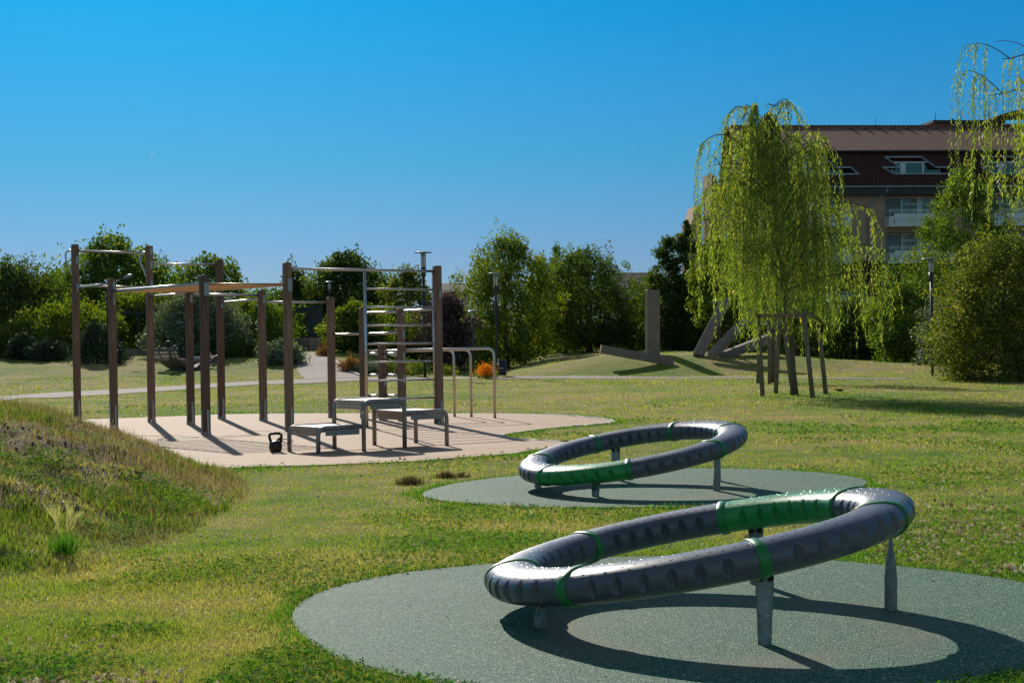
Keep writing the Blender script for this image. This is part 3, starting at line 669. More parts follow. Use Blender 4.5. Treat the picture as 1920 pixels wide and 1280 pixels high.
ring_thing('tube_ring', 'nearer tilted grey tube ring with one green segment at its back, on green rubber', (.86, 7.56, .336), -.177, .021, .885, 3.984, 3,
           [tuple(G0(1010, 1180)[:2]), tuple(G0(1430, 1212)[:2]), tuple(G0(1667, 1147)[:2]), tuple(G0(1414, 1098)[:2]), (.30, 8.3)])
k2 = .93
ring_thing('tube_ring', 'farther tilted grey tube ring with one green segment at its front, on green rubber', (1.111*k2, 14.979*k2, 1.3-(1.3-.254)*k2), -.16, -.078, .875, 3.697, 0,
           [tuple(G0(1007, 916)[:2]), tuple(G0(1115, 933)[:2]), tuple(G0(1340, 922)[:2]), tuple(G0(1348, 903)[:2]), (.93, 14.75)])
#PART3
# ------------------------------------------------------------------ grass, clover, weeds (one body of blades each)
def unit(v): return v/np.maximum(np.linalg.norm(v, axis=-1, keepdims=True), 1e-9)
def blades(x, y, z, ht, wd, lean=.45, face=None):
    """each blade: a bent pointed strip of one quad and one triangle -> returned as two arrays"""
    n = len(x); az = rng.uniform(0, 2*PI, n); ln = np.abs(rng.normal(0, lean, n)); la = rng.uniform(0, 2*PI, n)
    side = np.stack([np.cos(az), np.sin(az), np.zeros(n)], 1)*(wd/2)[:, None]
    p0 = np.stack([x, y, z-.004], 1); dirn = np.stack([np.cos(la)*np.sin(ln), np.sin(la)*np.sin(ln), np.cos(ln)], 1)
    d2 = unit(dirn+np.stack([np.cos(la), np.sin(la), np.zeros(n)], 1)*ln[:, None]*.8)
    p1 = p0+dirn*(ht*.55)[:, None]; p2 = p1+d2*(ht*.5)[:, None]
    quad = np.stack([p0-side, p0+side, p1+side*.75, p1-side*.75], 1); tri = np.stack([p1-side*.75, p1+side*.75, p2], 1)
    return quad, tri
def join_mesh(name, quads, tris, mat, rq, rt):
    nq, ntr = len(quads), len(tris); v = np.concatenate([quads.reshape(-1, 3), tris.reshape(-1, 3)]).astype(np.float32)
    me = bpy.data.meshes.new(name); me.vertices.add(len(v)); me.vertices.foreach_set('co', v.ravel())
    me.loops.add(len(v)); me.loops.foreach_set('vertex_index', np.arange(len(v), dtype=np.int32)); me.polygons.add(nq+ntr)
    me.polygons.foreach_set('loop_start', np.concatenate([np.arange(nq)*4, nq*4+np.arange(ntr)*3]).astype(np.int32))
    me.polygons.foreach_set('loop_total', np.concatenate([np.full(nq, 4), np.full(ntr, 3)]).astype(np.int32))
    a_ = me.attributes.new('rnd', 'FLOAT', 'FACE'); a_.data.foreach_set('value', np.concatenate([rq, rt]).astype(np.float32))
    me.materials.append(mat); me.update(calc_edges=True); o = bpy.data.objects.new(name, me); C.objects.link(o); return o
def sample_px(n, y0, y1, x0=-350, x1=2270, pw=1.0):
    """spread points so that nearer ground gets proportionally more of them"""
    px = rng.uniform(x0, x1, n); t = rng.uniform(0, 1, n)**pw; py = y0+(y1-y0)*t
    u = px-960; v = 640-py; c, s = math.cos(ROLL), math.sin(ROLL)
    a = (u*c+v*s)/F; b = (-u*s+v*c)/F; Z_ = -CAM_H/b; x = a*Z_; y = Z_
    for _ in range(3):                            # bring the points towards the camera where a bank rises
        zz = H(x, y); Zn = np.clip((zz-CAM_H)/b, 3.2, 90); Z_ = .5*Z_+.5*Zn; x = a*Z_; y = Z_
    return x, y
def off_pads(x, y, m=0.0):
    k = ~(inside(pad_near, x, y) | inside(pad_far, x, y) | inside(path_poly, x, y) | inside(br_poly, x, y))
    return k & (~inside(pad_tan, x, y) | (hill_d(x, y) > .02))
def clov(x, y): return fbm(x*.55+3, y*.55, 31, 3)
# short lawn
x, y = sample_px(700000, 674, 1330); k = off_pads(x, y); x, y = x[k], y[k]
hd = hill_d(x, y); z = H(x, y); n = len(x)
cl = clov(x, y)
ht = (.013+.016*fbm(x*1.3, y*1.3, 12)+.012*sst((cl-.5)*6))*rng.uniform(.6, 1.35, n)*(1+.7*sst((y-14)/30)); ht *= 1+.6*sst(hd*1.5)
wd = np.maximum(.0030, .00052*y)*rng.uniform(.7, 1.3, n)
kk = (hd < .1) | (rng.uniform(0, 1, n) < .38); x, y, z, ht, wd = x[kk], y[kk], z[kk], ht[kk], wd[kk]; n = len(x)
q, t = blades(x, y, z, ht, wd, .75); rv = rng.uniform(0, 1, n)**1.15
tag(join_mesh('lawn_grass', q, t, MT['blade'], rv, rv), kind='stuff', label='short mown grass of the park lawn, patchy green and straw')
# taller fringe of green along the pads
ex, ey = [], []
for poly, dens, mg in ((pad_near, 950, .07), (pad_far, 600, .10), (pad_tan, 300, .18)):
    for i in range(len(poly)):
        p, q_ = poly[i-1], poly[i]; L = np.linalg.norm(q_-p); m_ = int(L*dens)
        t_ = rng.uniform(0, 1, m_); mg_ = mg*(.5+1.2*fbm(p[0]*3, p[1]*3, 7, 2)); ex.append(p[0]+(q_[0]-p[0])*t_+rng.normal(0, mg_, m_)); ey.append(p[1]+(q_[1]-p[1])*t_+rng.normal(0, mg, m_))
x = np.concatenate(ex); y = np.concatenate(ey); k = off_pads(x, y) & (hill_d(x, y) < .1); x, y = x[k], y[k]; n = len(x)
q, t = blades(x, y, H(x, y), rng.uniform(.015, .042, n)*(1+.3*(x < -.6)), np.maximum(.0035, .0006*y)*rng.uniform(.7, 1.3, n), .5); rv = rng.uniform(0, 1, n)
tag(join_mesh('edge_grass', q, t, LF['clover'], rv, rv), kind='stuff', label='lush green grass fringe along the rubber surfaces')
# broad clover leaves: small flat three-part leaves
def leaflets(x, y, z, size, up=.8):
    n = len(x); nrm = unit(np.stack([rng.normal(0, 1-up+.15, n), rng.normal(0, 1-up+.15, n), np.full(n, up)], 1)); az = rng.uniform(0, 2*PI, n)
    e = unit(np.cross(nrm, np.stack([np.cos(az), np.sin(az), np.zeros(n)], 1))); f = np.cross(nrm, e); out = []
    c = np.stack([x, y, z], 1)
    for k_ in range(3):
        g_ = k_*2*PI/3; d = e*math.cos(g_)+f*math.sin(g_); s = -e*math.sin(g_)+f*math.cos(g_); S_ = size[:, None]
        out.append(np.stack([c, c+d*S_*.6+s*S_*.42, c+d*S_*1.05+nrm*S_*.12, c+d*S_*.6-s*S_*.42], 1))
    return np.concatenate(out)
x, y = sample_px(230000, 760, 1330); k = off_pads(x, y); x, y = x[k], y[k]; hd = hill_d(x, y)
cl = clov(x, y)
reg = np.zeros(len(x))
reg = np.maximum(reg, sst((.60-np.abs(x+2.0))/.6)*sst((6.9-y)/.5))                       # bottom left corner of the photo
reg = np.maximum(reg, sst((x-1.6)/1.2)*sst((13-y)/3)*sst((y-8.2)/.5)*.9)            # right of the near ring
reg = np.maximum(reg, sst((cl-.60)*12)*.8)
bank = sst(hd*3)*np.maximum(sst((fbm(x*1.2, y*1.2, 44, 3)-.56)*14), sst((1.15-np.hypot(x+4.35, (y-12.3)*.6))*2.5)*sst((fbm(x*2, y*2, 45, 3)-.36)*10)); reg = np.where(hd > 0, bank, reg)
k = rng.uniform(0, 1, len(x)) < reg*.8; x, y, hd = x[k], y[k], hd[k]; n = len(x)
zc = H(x, y)+rng.uniform(.012, .045, n)*(1+.8*(hd > 0)); sz = np.maximum(.010, .0011*y)*rng.uniform(.7, 1.3, n)
q = leaflets(x, y, zc, sz); rv = np.tile(rng.uniform(0, 1, n), 3)
tag(np_mesh('clover_leaves', q, 4, LF['clover'], rnd=rv), kind='stuff', label='dense green clover patches in the lawn and on the bank')
CLX, CLY = x, y
# clover flower heads on thin stalks
x, y = sample_px(95000, 830, 1330); k = off_pads(x, y); x, y = x[k], y[k]; hd = hill_d(x, y)
reg = np.maximum(sst((.95-np.abs(x+1.9))/.9)*sst((7.1-y)/.8)*.20, sst((x-1.4)/1.0)*sst((15-y)/4)*sst((y-7.9)/.6)*.16)*sst((fbm(x*1.7, y*1.7, 61, 3)-.38)*7)*(hd < 0)
reg = np.maximum(reg, .006*(hd < .3)*sst((fbm(x*.9, y*.9, 62, 3)-.45)*8))
k = rng.uniform(0, 1, len(x)) < reg*1.0; x, y = x[k], y[k]; n = len(x); print('flowers', n)
ico = []
for a_ in range(3):
    for b_ in range(6):
        th0, th1 = [(-1.3, -.4), (-.4, .4), (.4, 1.3)][a_]; g0, g1 = b_*PI/3, (b_+1)*PI/3
        ico.append([(math.cos(t_)*math.cos(g_), math.cos(t_)*math.sin(g_), math.sin(t_)) for t_, g_ in ((th0, g0), (th0, g1), (th1, g1), (th1, g0))])
ico = np.array(ico); rad = np.maximum(.0088, .00095*y)*rng.uniform(.7, 1.25, n); hh = rng.uniform(.03, .062, n); z = H(x, y)+hh
j = rng.normal(0, .16, (n, 18, 4, 3)); P = np.stack([x, y, z], 1)[:, None, None, :]+(ico[None]+j)*rad[:, None, None, None]
rv = np.repeat(rng.uniform(0, 1, n)**.8, 18); rv = rv*rng.uniform(.75, 1, len(rv))
s0 = np.stack([x, y, z-hh], 1); s1 = np.stack([x, y, z], 1); off = np.array([.0010, 0, 0])
st_ = np.stack([s0-off, s0+off, s1+off, s1-off], 1)
tag(np_mesh('clover_flowers', np.concatenate([P.reshape(-1, 4, 3), st_]), 4, [LF['petal'], LF['clover']], rnd=np.concatenate([rv, np.full(n, .5)]), mat_idx=np.concatenate([np.zeros(n*18), np.ones(n)])), kind='stuff', label='scattered white and pinkish clover flower heads in the lawn')
# dry long grass and weeds on the bank
x = rng.uniform(-9, -1.6, 330000); y = rng.uniform(7, 28, 330000); hd = hill_d(x, y); dn = fbm(x*1.6, y*1.6, 71, 3)
ridge = sst((hd+.12)*8)*sst((1.2-hd)/.9)*sst((y-11.5)/3)                       # outer rim seen against the tan surface
reg = np.maximum(sst((hd+.05)*5)*(.5+.5*sst((dn-.40)*6)), ridge*.8); k = rng.uniform(0, 1, len(x)) < reg; x, y, hd, dn = x[k], y[k], hd[k], dn[k]; n = len(x); 
ht = (.025+.05*dn)*rng.uniform(.35, 1.5, n)*(1+.35*sst((y-12.5)/3))*np.where(rng.uniform(0, 1, n) < .04, 1.9, 1); q, t = blades(x, y, H(x, y), ht, np.maximum(.0022, .00034*y)*rng.uniform(.6, 1.2, n), .35)
rv = rng.uniform(0, 1, n)
tag(join_mesh('dry_weeds', q, t, LF['dry'], rv, rv), kind='stuff', label='long dry brown grass growing over the bank')
x = rng.uniform(-8, -1.8, 110000); y = rng.uniform(7, 22, 110000); hd = hill_d(x, y); k = (hd > 0) & (rng.uniform(0, 1, len(x)) < sst((fbm(x*1.5, y*1.5, 81, 3)-.50)*7)); x, y = x[k], y[k]; n = len(x)
q, t = blades(x, y, H(x, y), rng.uniform(.04, .12, n), np.maximum(.004, .0006*y)*rng.uniform(.7, 1.3, n), .6); rv = rng.uniform(0, 1, n)
tag(join_mesh('green_weeds', q, t, LF['mid'], rv, rv), kind='stuff', label='dark green weeds among the dry grass on the bank')
# loose soil crumbs on the bank
x = rng.uniform(-7, -3, 3500); y = rng.uniform(10, 20, 3500); hd = hill_d(x, y); k = (hd > .4) & (fbm(x*1.4, y*1.4, 91, 3) > .52); x, y = x[k], y[k]; n = len(x)
rad = rng.uniform(.006, .018, n); j = rng.normal(0, .25, (n, 18, 4, 3)); P = np.stack([x, y, H(x, y)], 1)[:, None, None, :]+(ico[None]+j)*rad[:, None, None, None]
tag(np_mesh('soil_crumbs', P.reshape(-1, 4, 3), 4, MT['path_dark']), kind='stuff', label='bare crumbly soil showing on the bank')

# seed-headed tussock, clods of dry turf
def tuft(name, label, cat, loc, n, rad, ht, wd, mat, lean=.5, group=None, heads=0):
    ob = MB(); t_ = thing(name, label, cat, loc, 0, group)
    r = np.abs(rng.normal(0, rad, n)); a_ = rng.uniform(0, 2*PI, n); x_ = r*np.cos(a_); y_ = r*np.sin(a_)
    q_, tr = blades(x_, y_, np.zeros(n)-.01, rng.uniform(.55, 1.2, n)*ht, np.full(n, wd)*rng.uniform(.6, 1.3, n), lean); rv_ = rng.uniform(0, 1, n)
    o = join_mesh('blades', q_, tr, mat, rv_, rv_); o.parent = t_; o['kind'] = 'stuff'
    if heads:
        Q = []; rr_ = []
        for _ in range(heads):
            an = rng.uniform(0, 2*PI); l_ = abs(rng.normal(0, .35)); b0 = np.array([math.cos(an)*.05, math.sin(an)*.05, ht*.75+rng.uniform(0, ht*.5)]); d = unit(np.array([math.cos(an)*l_, math.sin(an)*l_, 1.0]))
            for s_ in range(26):
                c_ = b0+d*.11*s_/26; g_ = rng.uniform(0, 2*PI); o_ = unit(d+np.array([math.cos(g_), math.sin(g_), 0])*.35); sd_ = np.cross(o_, [math.cos(g_+1), math.sin(g_+1), .3])*.0012
                Q.append([c_-sd_, c_+sd_, c_+o_*.05+sd_*.2, c_+o_*.05-sd_*.2]); rr_.append(rng.uniform(.6, 1))
        np_mesh('seed_head', np.array(Q), 4, LF['petal_straw'], t_, rnd=rr_)['kind'] = 'stuff'
    return t_
LF['petal_straw'] = leafmat('pale_seed_head', [(0, (.30, .27, .14)), (1, (.62, .56, .36))], .5, .5, .03)
g = G(118, 1040); tuft('grass_tussock', 'leafy tussock with pale feathery seed heads on the bank near the left edge', 'grass tussock', tuple(g), 260, .07, .17, .005, LF['clover'], .55, heads=15)
for (x_, y_, s_), lb in zip([(770, 908, 1.15), (836, 896, 1.0), (867, 894, .75)], ['largest clod of dry brown turf lying on the lawn left of the far ring', 'middle clod of dry brown turf with green grass below it', 'smallest clod of dry brown turf nearest the far green surface']):
    g = G0(x_, y_); tuft('turf_clod', lb, 'turf clod', tuple(g), int(900*s_), .055*s_, .075*s_, .006, LF['tuft'], .45, 'brown turf clods on the lawn')

# ------------------------------------------------------------------ trees and shrubs
def leaves_at(cen, size, droop=.25, asp=.55):
    n = len(cen); nr = unit(rng.normal(0, 1, (n, 3))+np.array([0, 0, .35])); az = rng.normal(0, 1, (n, 3)); e = unit(np.cross(nr, az)); e[:, 2] -= droop; e = unit(e); f = unit(np.cross(nr, e)); S_ = size[:, None]
    return np.stack([cen-e*S_*.5, cen+f*S_*asp*.5+nr*S_*.08, cen+e*S_*.5, cen-f*S_*asp*.5+nr*S_*.08], 1)
def tree(name, label, cat, base, ht, prof, kind, leaf=.13, n=9000, clump=.45, trunk=.10, group=None, sh=.12, seed=1, per=70, limbs=10, wisp=.18, lobes=5, lobe_amp=.25, flat=1.0, clear=0):
    """prof: list of (height fraction, radius m). Crown of leaf clumps on limbs, tapered trunk."""
    r_ = np.random.default_rng(seed*131+17); base = Vector(base)
    t_ = thing(name, label, cat, tuple(base), 0, group); hf = np.array([p[0] for p in prof]); rf = np.array([p[1] for p in prof])
    n = int(n*1.7); rf = rf*1.2; nc = max(12, n//per); grid = np.linspace(hf[0], hf[-1], 200); wgt = np.interp(grid, hf, rf)+.12*rf.max(); cdf = np.cumsum(wgt); cdf /= cdf[-1]
    hh_ = np.interp(r_.uniform(0, 1, nc), cdf, grid); an = r_.uniform(0, 2*PI, nc)
    ph_ = r_.uniform(0, 2*PI, 4)
    lob = 1+lobe_amp*(.6*np.sin(lobes*an+ph_[0]+hh_*5)+.5*np.sin((lobes-2)*an+ph_[1]-hh_*11)+.5*np.sin(hh_*23+ph_[2]))*.8
    rr = np.interp(hh_, hf, rf)*lob*np.sqrt(r_.uniform(.12, 1.0, nc))*np.where(r_.uniform(0, 1, nc) < .18, 1.18, 1)
    cc = np.stack([rr*np.cos(an), rr*np.sin(an)*flat, hh_*ht], 1)
    cs = clump*r_.uniform(.5, 1.25, nc); cs[r_.uniform(0, 1, nc) < wisp] *= 1.3
    spike = (hh_ > hf[0]+.55*(hf[-1]-hf[0])) & (r_.uniform(0, 1, nc) < .30); cc[spike, 2] += r_.uniform(.0, .07, spike.sum())*ht; cs[spike] *= .7
    tone = r_.normal(0, .2, nc)
    idx = r_.integers(0, nc, n); L = r_.normal(0, 1, (n, 3)); L = L/np.maximum(1, np.linalg.norm(L, axis=1, keepdims=True)*.68)
    stretch = np.where((r_.uniform(0, 1, nc) < wisp)[:, None], np.array([.55, .55, 1.6]), np.array([1, 1, .75]))
    P = cc[idx]+L*cs[idx][:, None]*.62*stretch[idx]; P[:, 2] = np.maximum(P[:, 2], .05+clear*ht)
    q_ = leaves_at(P, leaf*r_.uniform(.6, 1.25, n)); rv_ = np.clip(.45+tone[idx]+r_.normal(0, .2, n), 0, 1)
    np_mesh('crown', q_, 4, LF[kind], t_, rnd=rv_)
    tb = MB(); top = ht*hf[-1]*.86; pts = []; m = 8; wob = r_.normal(0, trunk*.5, (m+1, 2))
    for i in range(m+1): pts.append(Vector((wob[i][0]*i/m, wob[i][1]*i/m, -.1+(top+.1)*i/m)))
    tb.tube(pts, [trunk*(1.25 if i == 0 else 1)*(1-.85*i/m)+.008 for i in range(m+1)], 9)
    o_ = np.argsort(-rr)[:limbs*3]; r_.shuffle(o_)
    for i in o_[:limbs]:
        e_ = Vector(cc[i]); z0 = max(.12*ht, e_.z-.75*rr[i]-.15*ht); z0 = min(z0, top*.9); s_ = pts[0].lerp(pts[-1], z0/top); mid = s_.lerp(e_, .5)+Vector((0, 0, .06*ht*.5))
        rad0 = max(.015, trunk*.45*(1-z0/top*.6)); tb.tube([s_, s_.lerp(mid, .5)+Vector((0, 0, .02)), mid, mid.lerp(e_, .6), e_], [rad0, rad0*.85, rad0*.6, rad0*.4, .008], 6)
    tb.build('trunk', MT['bark'], t_)
    return t_
def at_px(px, Z): p = W(px, 640, Z); p.z = float(H(p.x, p.y)); return p
def T(px, Z, ytop, rpx, shape, kind, label, cat='tree', name='tree', **kw):
    """tree by the photo pixel of its axis, its distance, its top and its half width there"""
    b_ = at_px(px, Z); ztop = W(px, ytop, Z).z; ht = (ztop-b_.z)*.94; r = rpx/F*Z
    sh = dict(round=[(.05, .55), (.2, .85), (.42, 1), (.65, .92), (.85, .6), (1, .12)], cone=[(.02, .75), (.15, 1), (.4, .85), (.7, .5), (.9, .22), (1, .05)],
              tree=[(.25, .35), (.38, .85), (.55, 1), (.75, .85), (.9, .5), (1, .12)], bush=[(.0, .8), (.25, 1), (.6, .9), (.85, .6), (1, .2)],
              column=[(.03, .8), (.3, 1), (.6, .85), (.85, .5), (1, .1)], airy=[(.3, .6), (.5, 1), (.7, .9), (.88, .55), (1, .15)], spread=[(.05, .7), (.3, 1), (.55, .95), (.8, .7), (1, .25)])[shape]
    return tree(name, label, cat, b_, ht, [(a, c*r) for a, c in sh], kind, **kw)
G1 = 'trees along the far edge of the lawn'; G2 = 'shrubs along the far edge of the lawn'
T(35, 74, 492, 95, 'round', 'dark', 'dark dense tree at the far left edge of the lawn', n=14000, seed=1, leaf=.17, clump=.8, group=G1, trunk=.16)
T(-70, 78, 500, 80, 'round', 'dark', 'dark tree cut by the left picture edge', n=6000, seed=2, leaf=.18, clump=.8, group=G1)
T(108, 90, 510, 70, 'round', 'mid', 'mid green tree behind the gap between dark tree and tallest left tree', n=7000, seed=3, leaf=.2, clump=.9, group=G1)
T(130, 70, 566, 88, 'airy', 'bright', 'small light green tree with forked trunk behind the leftmost post', n=7000, seed=4, leaf=.14, clump=.55, group=G1, trunk=.09)
T(215, 82, 443, 92, 'tree', 'mid', 'tallest left tree behind the first two tall posts', n=15000, seed=5, leaf=.19, clump=.75, group=G1, trunk=.18, wisp=.3)
T(285, 84, 505, 55, 'round', 'mid', 'mid green tree right of the tallest left tree', n=5000, seed=6, leaf=.18, clump=.7, group=G1)
T(8, 68, 612, 45, 'bush', 'olive', 'pale green low shrub at the left picture edge', 'shrub', 'shrub', n=3500, seed=7, leaf=.12, group=G2, trunk=.04)
T(45, 66, 628, 26, 'bush', 'conifer', 'dark low pine bush second from the left edge', 'shrub', 'pine_bush', n=3000, seed=8, leaf=.09, clump=.3, group=G2, trunk=.04)
T(88, 65, 636, 32, 'bush', 'conifer', 'dark low pine bush left of the leftmost post', 'shrub', 'pine_bush', n=3200, seed=9, leaf=.09, clump=.3, group=G2, trunk=.04)
T(182, 63, 604, 42, 'cone', 'conifer', 'broad dark dwarf pine between first and second post', 'shrub', 'pine_bush', n=6500, seed=10, leaf=.09, clump=.32, group=G2, trunk=.06)
T(120, 70, 645, 22, 'bush', 'mid', 'small green shrub under the forked tree', 'shrub', 'shrub', n=1500, seed=11, leaf=.10, clump=.3, group=G2, trunk=.03)
T(392, 88, 478, 78, 'airy', 'mid', 'loose open tree behind the silvery shrub', n=7000, seed=12, leaf=.2, clump=.6, group=G1, trunk=.13, wisp=.35)
T(372, 67, 546, 74, 'spread', 'silver', 'silvery grey-green willow-leaved shrub behind the lounger', 'shrub', 'silver_shrub', n=16000, seed=13, leaf=.13, clump=.5, group=G2, trunk=.08)
T(470, 72, 556, 66, 'round', 'mid', 'bright green rounded shrub right of the silvery shrub', 'shrub', 'shrub', n=10000, seed=14, leaf=.13, clump=.45, group=G2, trunk=.07)
T(448, 66, 640, 48, 'bush', 'dark', 'dark low shrub between silvery shrub and path', 'shrub', 'shrub', n=4500, seed=15, leaf=.10, clump=.35, group=G2, trunk=.04)
T(527, 61, 640, 34, 'bush', 'silver', 'greyish broom-like bush at the left side of the path', 'shrub', 'broom_bush', n=6000, seed=16, leaf=.10, clump=.3, group=G2, trunk=.03)
T(553, 92, 500, 40, 'cone', 'dark', 'narrow dark conical tree behind the right pergola', n=5500, seed=17, leaf=.2, clump=.6, group=G1)
T(500, 96, 545, 60, 'round', 'dark', 'dark tree low behind the left half of the frame', n=5000, seed=18, leaf=.2, clump=.8, group=G1)
T(650, 90, 474, 75, 'tree', 'dark', 'large dark green tree behind the frame, right of the path', n=14000, seed=19, leaf=.19, clump=.75, group=G1, trunk=.17)
T(600, 95, 520, 50, 'round', 'mid', 'mid green tree above the right pergola', n=5500, seed=20, leaf=.2, clump=.7, group=G1)
T(700, 86, 535, 48, 'round', 'dark', 'dark rounded tree behind the wall bars', n=6500, seed=21, leaf=.18, clump=.65, group=G1)
T(668, 68, 570, 46, 'round', 'bright', 'bright large-leaved shrub right of the path behind the frame', 'shrub', 'shrub', n=7500, seed=22, leaf=.16, clump=.45, group=G2, trunk=.06)
T(722, 72, 580, 44, 'bush', 'mid', 'mid green shrub behind the wall bars', 'shrub', 'shrub', n=6000, seed=23, leaf=.13, clump=.45, group=G2, trunk=.06)
T(765, 84, 500, 46, 'airy', 'olive', 'light airy tree behind the lamp post and wall bars', n=5500, seed=24, leaf=.17, clump=.5, group=G1, trunk=.09, wisp=.4)
T(838, 68, 545, 42, 'round', 'purple', 'purple-leaved plum tree between wall bars and the lamp with the bin', n=11000, seed=25, leaf=.12, clump=.4, group=G1, trunk=.08)
T(775, 70, 590, 36, 'bush', 'olive', 'olive green shrub left of the purple tree', 'shrub', 'shrub', n=3500, seed=26, leaf=.12, group=G2, trunk=.05)
T(950, 74, 434, 80, 'round', 'bright', 'tall bright green tree behind the lamp with the bin', n=21000, seed=27, leaf=.13, clump=.5, group=G1, trunk=.13, wisp=.4, lobe_amp=.35)
T(1060, 86, 458, 62, 'round', 'mid', 'mid green tree between bright tree and dark hornbeam', n=13000, seed=28, leaf=.15, clump=.5, group=G1, trunk=.13, wisp=.35)
T(1105, 79, 466, 88, 'round', 'dark', 'dark dense rounded tree behind the fallen concrete beam', n=24000, seed=29, leaf=.12, clump=.5, group=G1, trunk=.14, wisp=.3)
T(900, 70, 600, 34, 'bush', 'mid', 'mid green shrub between purple and bright trees', 'shrub', 'shrub', n=3000, seed=30, leaf=.12, group=G2, trunk=.05)
T(1255, 78, 432, 30, 'column', 'dark', 'left of two dark columnar trees before the building', n=7500, seed=31, leaf=.14, clump=.4, group=G1, trunk=.12)
T(1288, 78, 412, 30, 'column', 'dark', 'right of two dark columnar trees before the building', n=7500, seed=32, leaf=.14, clump=.4, group=G1, trunk=.12)
T(1225, 86, 512, 40, 'round', 'mid', 'mid green tree behind the upright concrete slab', n=8500, seed=33, leaf=.14, clump=.45, group=G1, trunk=.1)
T(1270, 80, 545, 42, 'round', 'olive', 'olive green shrub right of the upright slab', 'shrub', 'shrub', n=9000, seed=34, leaf=.12, clump=.4, group=G2, trunk=.07)
T(1356, 72, 438, 46, 'round', 'bright', 'bright large-leaved tree left of the willow', n=7500, seed=35, leaf=.20, clump=.5, group=G1, trunk=.09, clear=.22)
T(1186, 84, 590, 34, 'bush', 'dark', 'dark shrub left of the upright slab', 'shrub', 'shrub', n=5500, seed=36, leaf=.12, group=G2, trunk=.06)
T(1400, 82, 520, 62, 'bush', 'dark', 'dark shrub hidden deep behind the willow', 'shrub', 'shrub', n=9000, seed=37, leaf=.14, clump=.5, group=G2, trunk=.08)
T(1500, 84, 540, 62, 'bush', 'dark', 'dark shrub behind the willow trunk', 'shrub', 'shrub', n=9000, seed=38, leaf=.14, clump=.5, group=G2, trunk=.08)
T(1600, 80, 555, 56, 'bush', 'dark', 'dark shrub right of the willow', 'shrub', 'shrub', n=9000, seed=39, leaf=.13, clump=.5, group=G2, trunk=.08)
T(1672, 78, 575, 42, 'bush', 'dark', 'dark shrub at the foot of the conical hornbeam', 'shrub', 'shrub', n=6500, seed=40, leaf=.12, clump=.45, group=G2, trunk=.07)
T(1812, 76, 304, 140, 'cone', 'mid', 'large conical green hornbeam before the building', n=36000, seed=41, leaf=.13, clump=.5, group=G1, trunk=.18, wisp=.25)
T(1700, 70, 525, 62, 'round', 'mid', 'broad mid green tree left of the right lamp post', n=13000, seed=42, leaf=.13, clump=.45, group=G1, trunk=.10)
T(1885, 44.5, 440, 110, 'bush', 'olive', 'big olive green field maple at the right picture edge', n=36000, seed=43, leaf=.085, clump=.42, group=G1, trunk=.12, wisp=.3)
T(1990, 46, 380, 95, 'bush', 'olive', 'olive green maple just beyond the right picture edge', n=9000, seed=44, leaf=.11, clump=.5, group=G1, trunk=.12)
T(1757, 60, 560, 30, 'bush', 'silver', 'greyish shrub behind the right lamp post', 'shrub', 'shrub', n=3500, seed=45, leaf=.10, clump=.35, group=G2, trunk=.05)
T(330, 96, 590, 330, 'bush', 'dark', 'long dark hedge far behind the left half of the lawn', 'hedge', 'hedge', n=16000, seed=51, leaf=.24, clump=.9, group='hedges closing off the park', trunk=.1, lobe_amp=.12)
T(-120, 96, 570, 230, 'bush', 'dark', 'long dark hedge far at the left edge', 'hedge', 'hedge', n=8000, seed=52, leaf=.24, clump=.9, group='hedges closing off the park', trunk=.1, lobe_amp=.12)
T(820, 98, 606, 300, 'bush', 'dark', 'long dark hedge far behind the middle of the lawn', 'hedge', 'hedge', n=16000, seed=53, leaf=.24, clump=.9, group='hedges closing off the park', trunk=.1, lobe_amp=.12)
T(1330, 98, 612, 300, 'bush', 'dark', 'long dark hedge below the building, behind the willow', 'hedge', 'hedge', n=16000, seed=54, leaf=.24, clump=.9, group='hedges closing off the park', trunk=.1, lobe_amp=.12)
T(1750, 90, 590, 260, 'bush', 'dark', 'long dark hedge below the right part of the building', 'hedge', 'hedge', n=14000, seed=55, leaf=.22, clump=.9, group='hedges closing off the park', trunk=.1, lobe_amp=.12)
# low planting by the path
def bushlet(px, py, rpx, hpx, kind, label, cat, name, n, leaf=.06, group='low plants beside the gravel path'):
    g_ = G(px, py, z0=20)
    if px > 890: g_ = at_px(px, 56.2+(.5 if kind == 'bright' else 0))
    Z_ = g_.y; r = rpx/F*Z_; h_ = hpx/F*Z_
    return tree(name, label, cat, g_, h_, [(.5, .9*r), (.7, r), (1, .5*r)] if kind == 'orange' else [(0, .8*r), (.3, r), (.7, .8*r), (1, .3*r)], kind, leaf=leaf, n=n, clump=.22, trunk=.015, group=group, seed=int(px), limbs=4, per=40)
bushlet(610, 668, 14, 16, 'rust', 'rust-brown low plant at the top of the path', 'plant', 'low_plant', 1200)
bushlet(660, 697, 22, 24, 'rust', 'rust-brown seed-headed plant at the right edge of the path', 'plant', 'low_plant', 2600)
bushlet(690, 702, 22, 20, 'silver', 'grey-green low plant right of the rusty one', 'plant', 'low_plant', 2200)
bushlet(735, 703, 30, 24, 'olive', 'olive green low plant behind the wall bars', 'plant', 'low_plant', 2600)
bushlet(775, 704, 22, 26, 'mid', 'green low plant left of the tall lamp', 'plant', 'low_plant', 1800)
bushlet(838, 704, 14, 14, 'bright', 'small light green plant right of the wall bars', 'plant', 'low_plant', 900)
bushlet(912, 702, 16, 14, 'bright', 'leafy base plant under the orange flowers', 'plant', 'low_plant', 900)
bushlet(909, 694, 11, 23, 'orange', 'cluster of orange flowers beside the litter bin', 'flowers', 'orange_flowers', 900, .055, None)
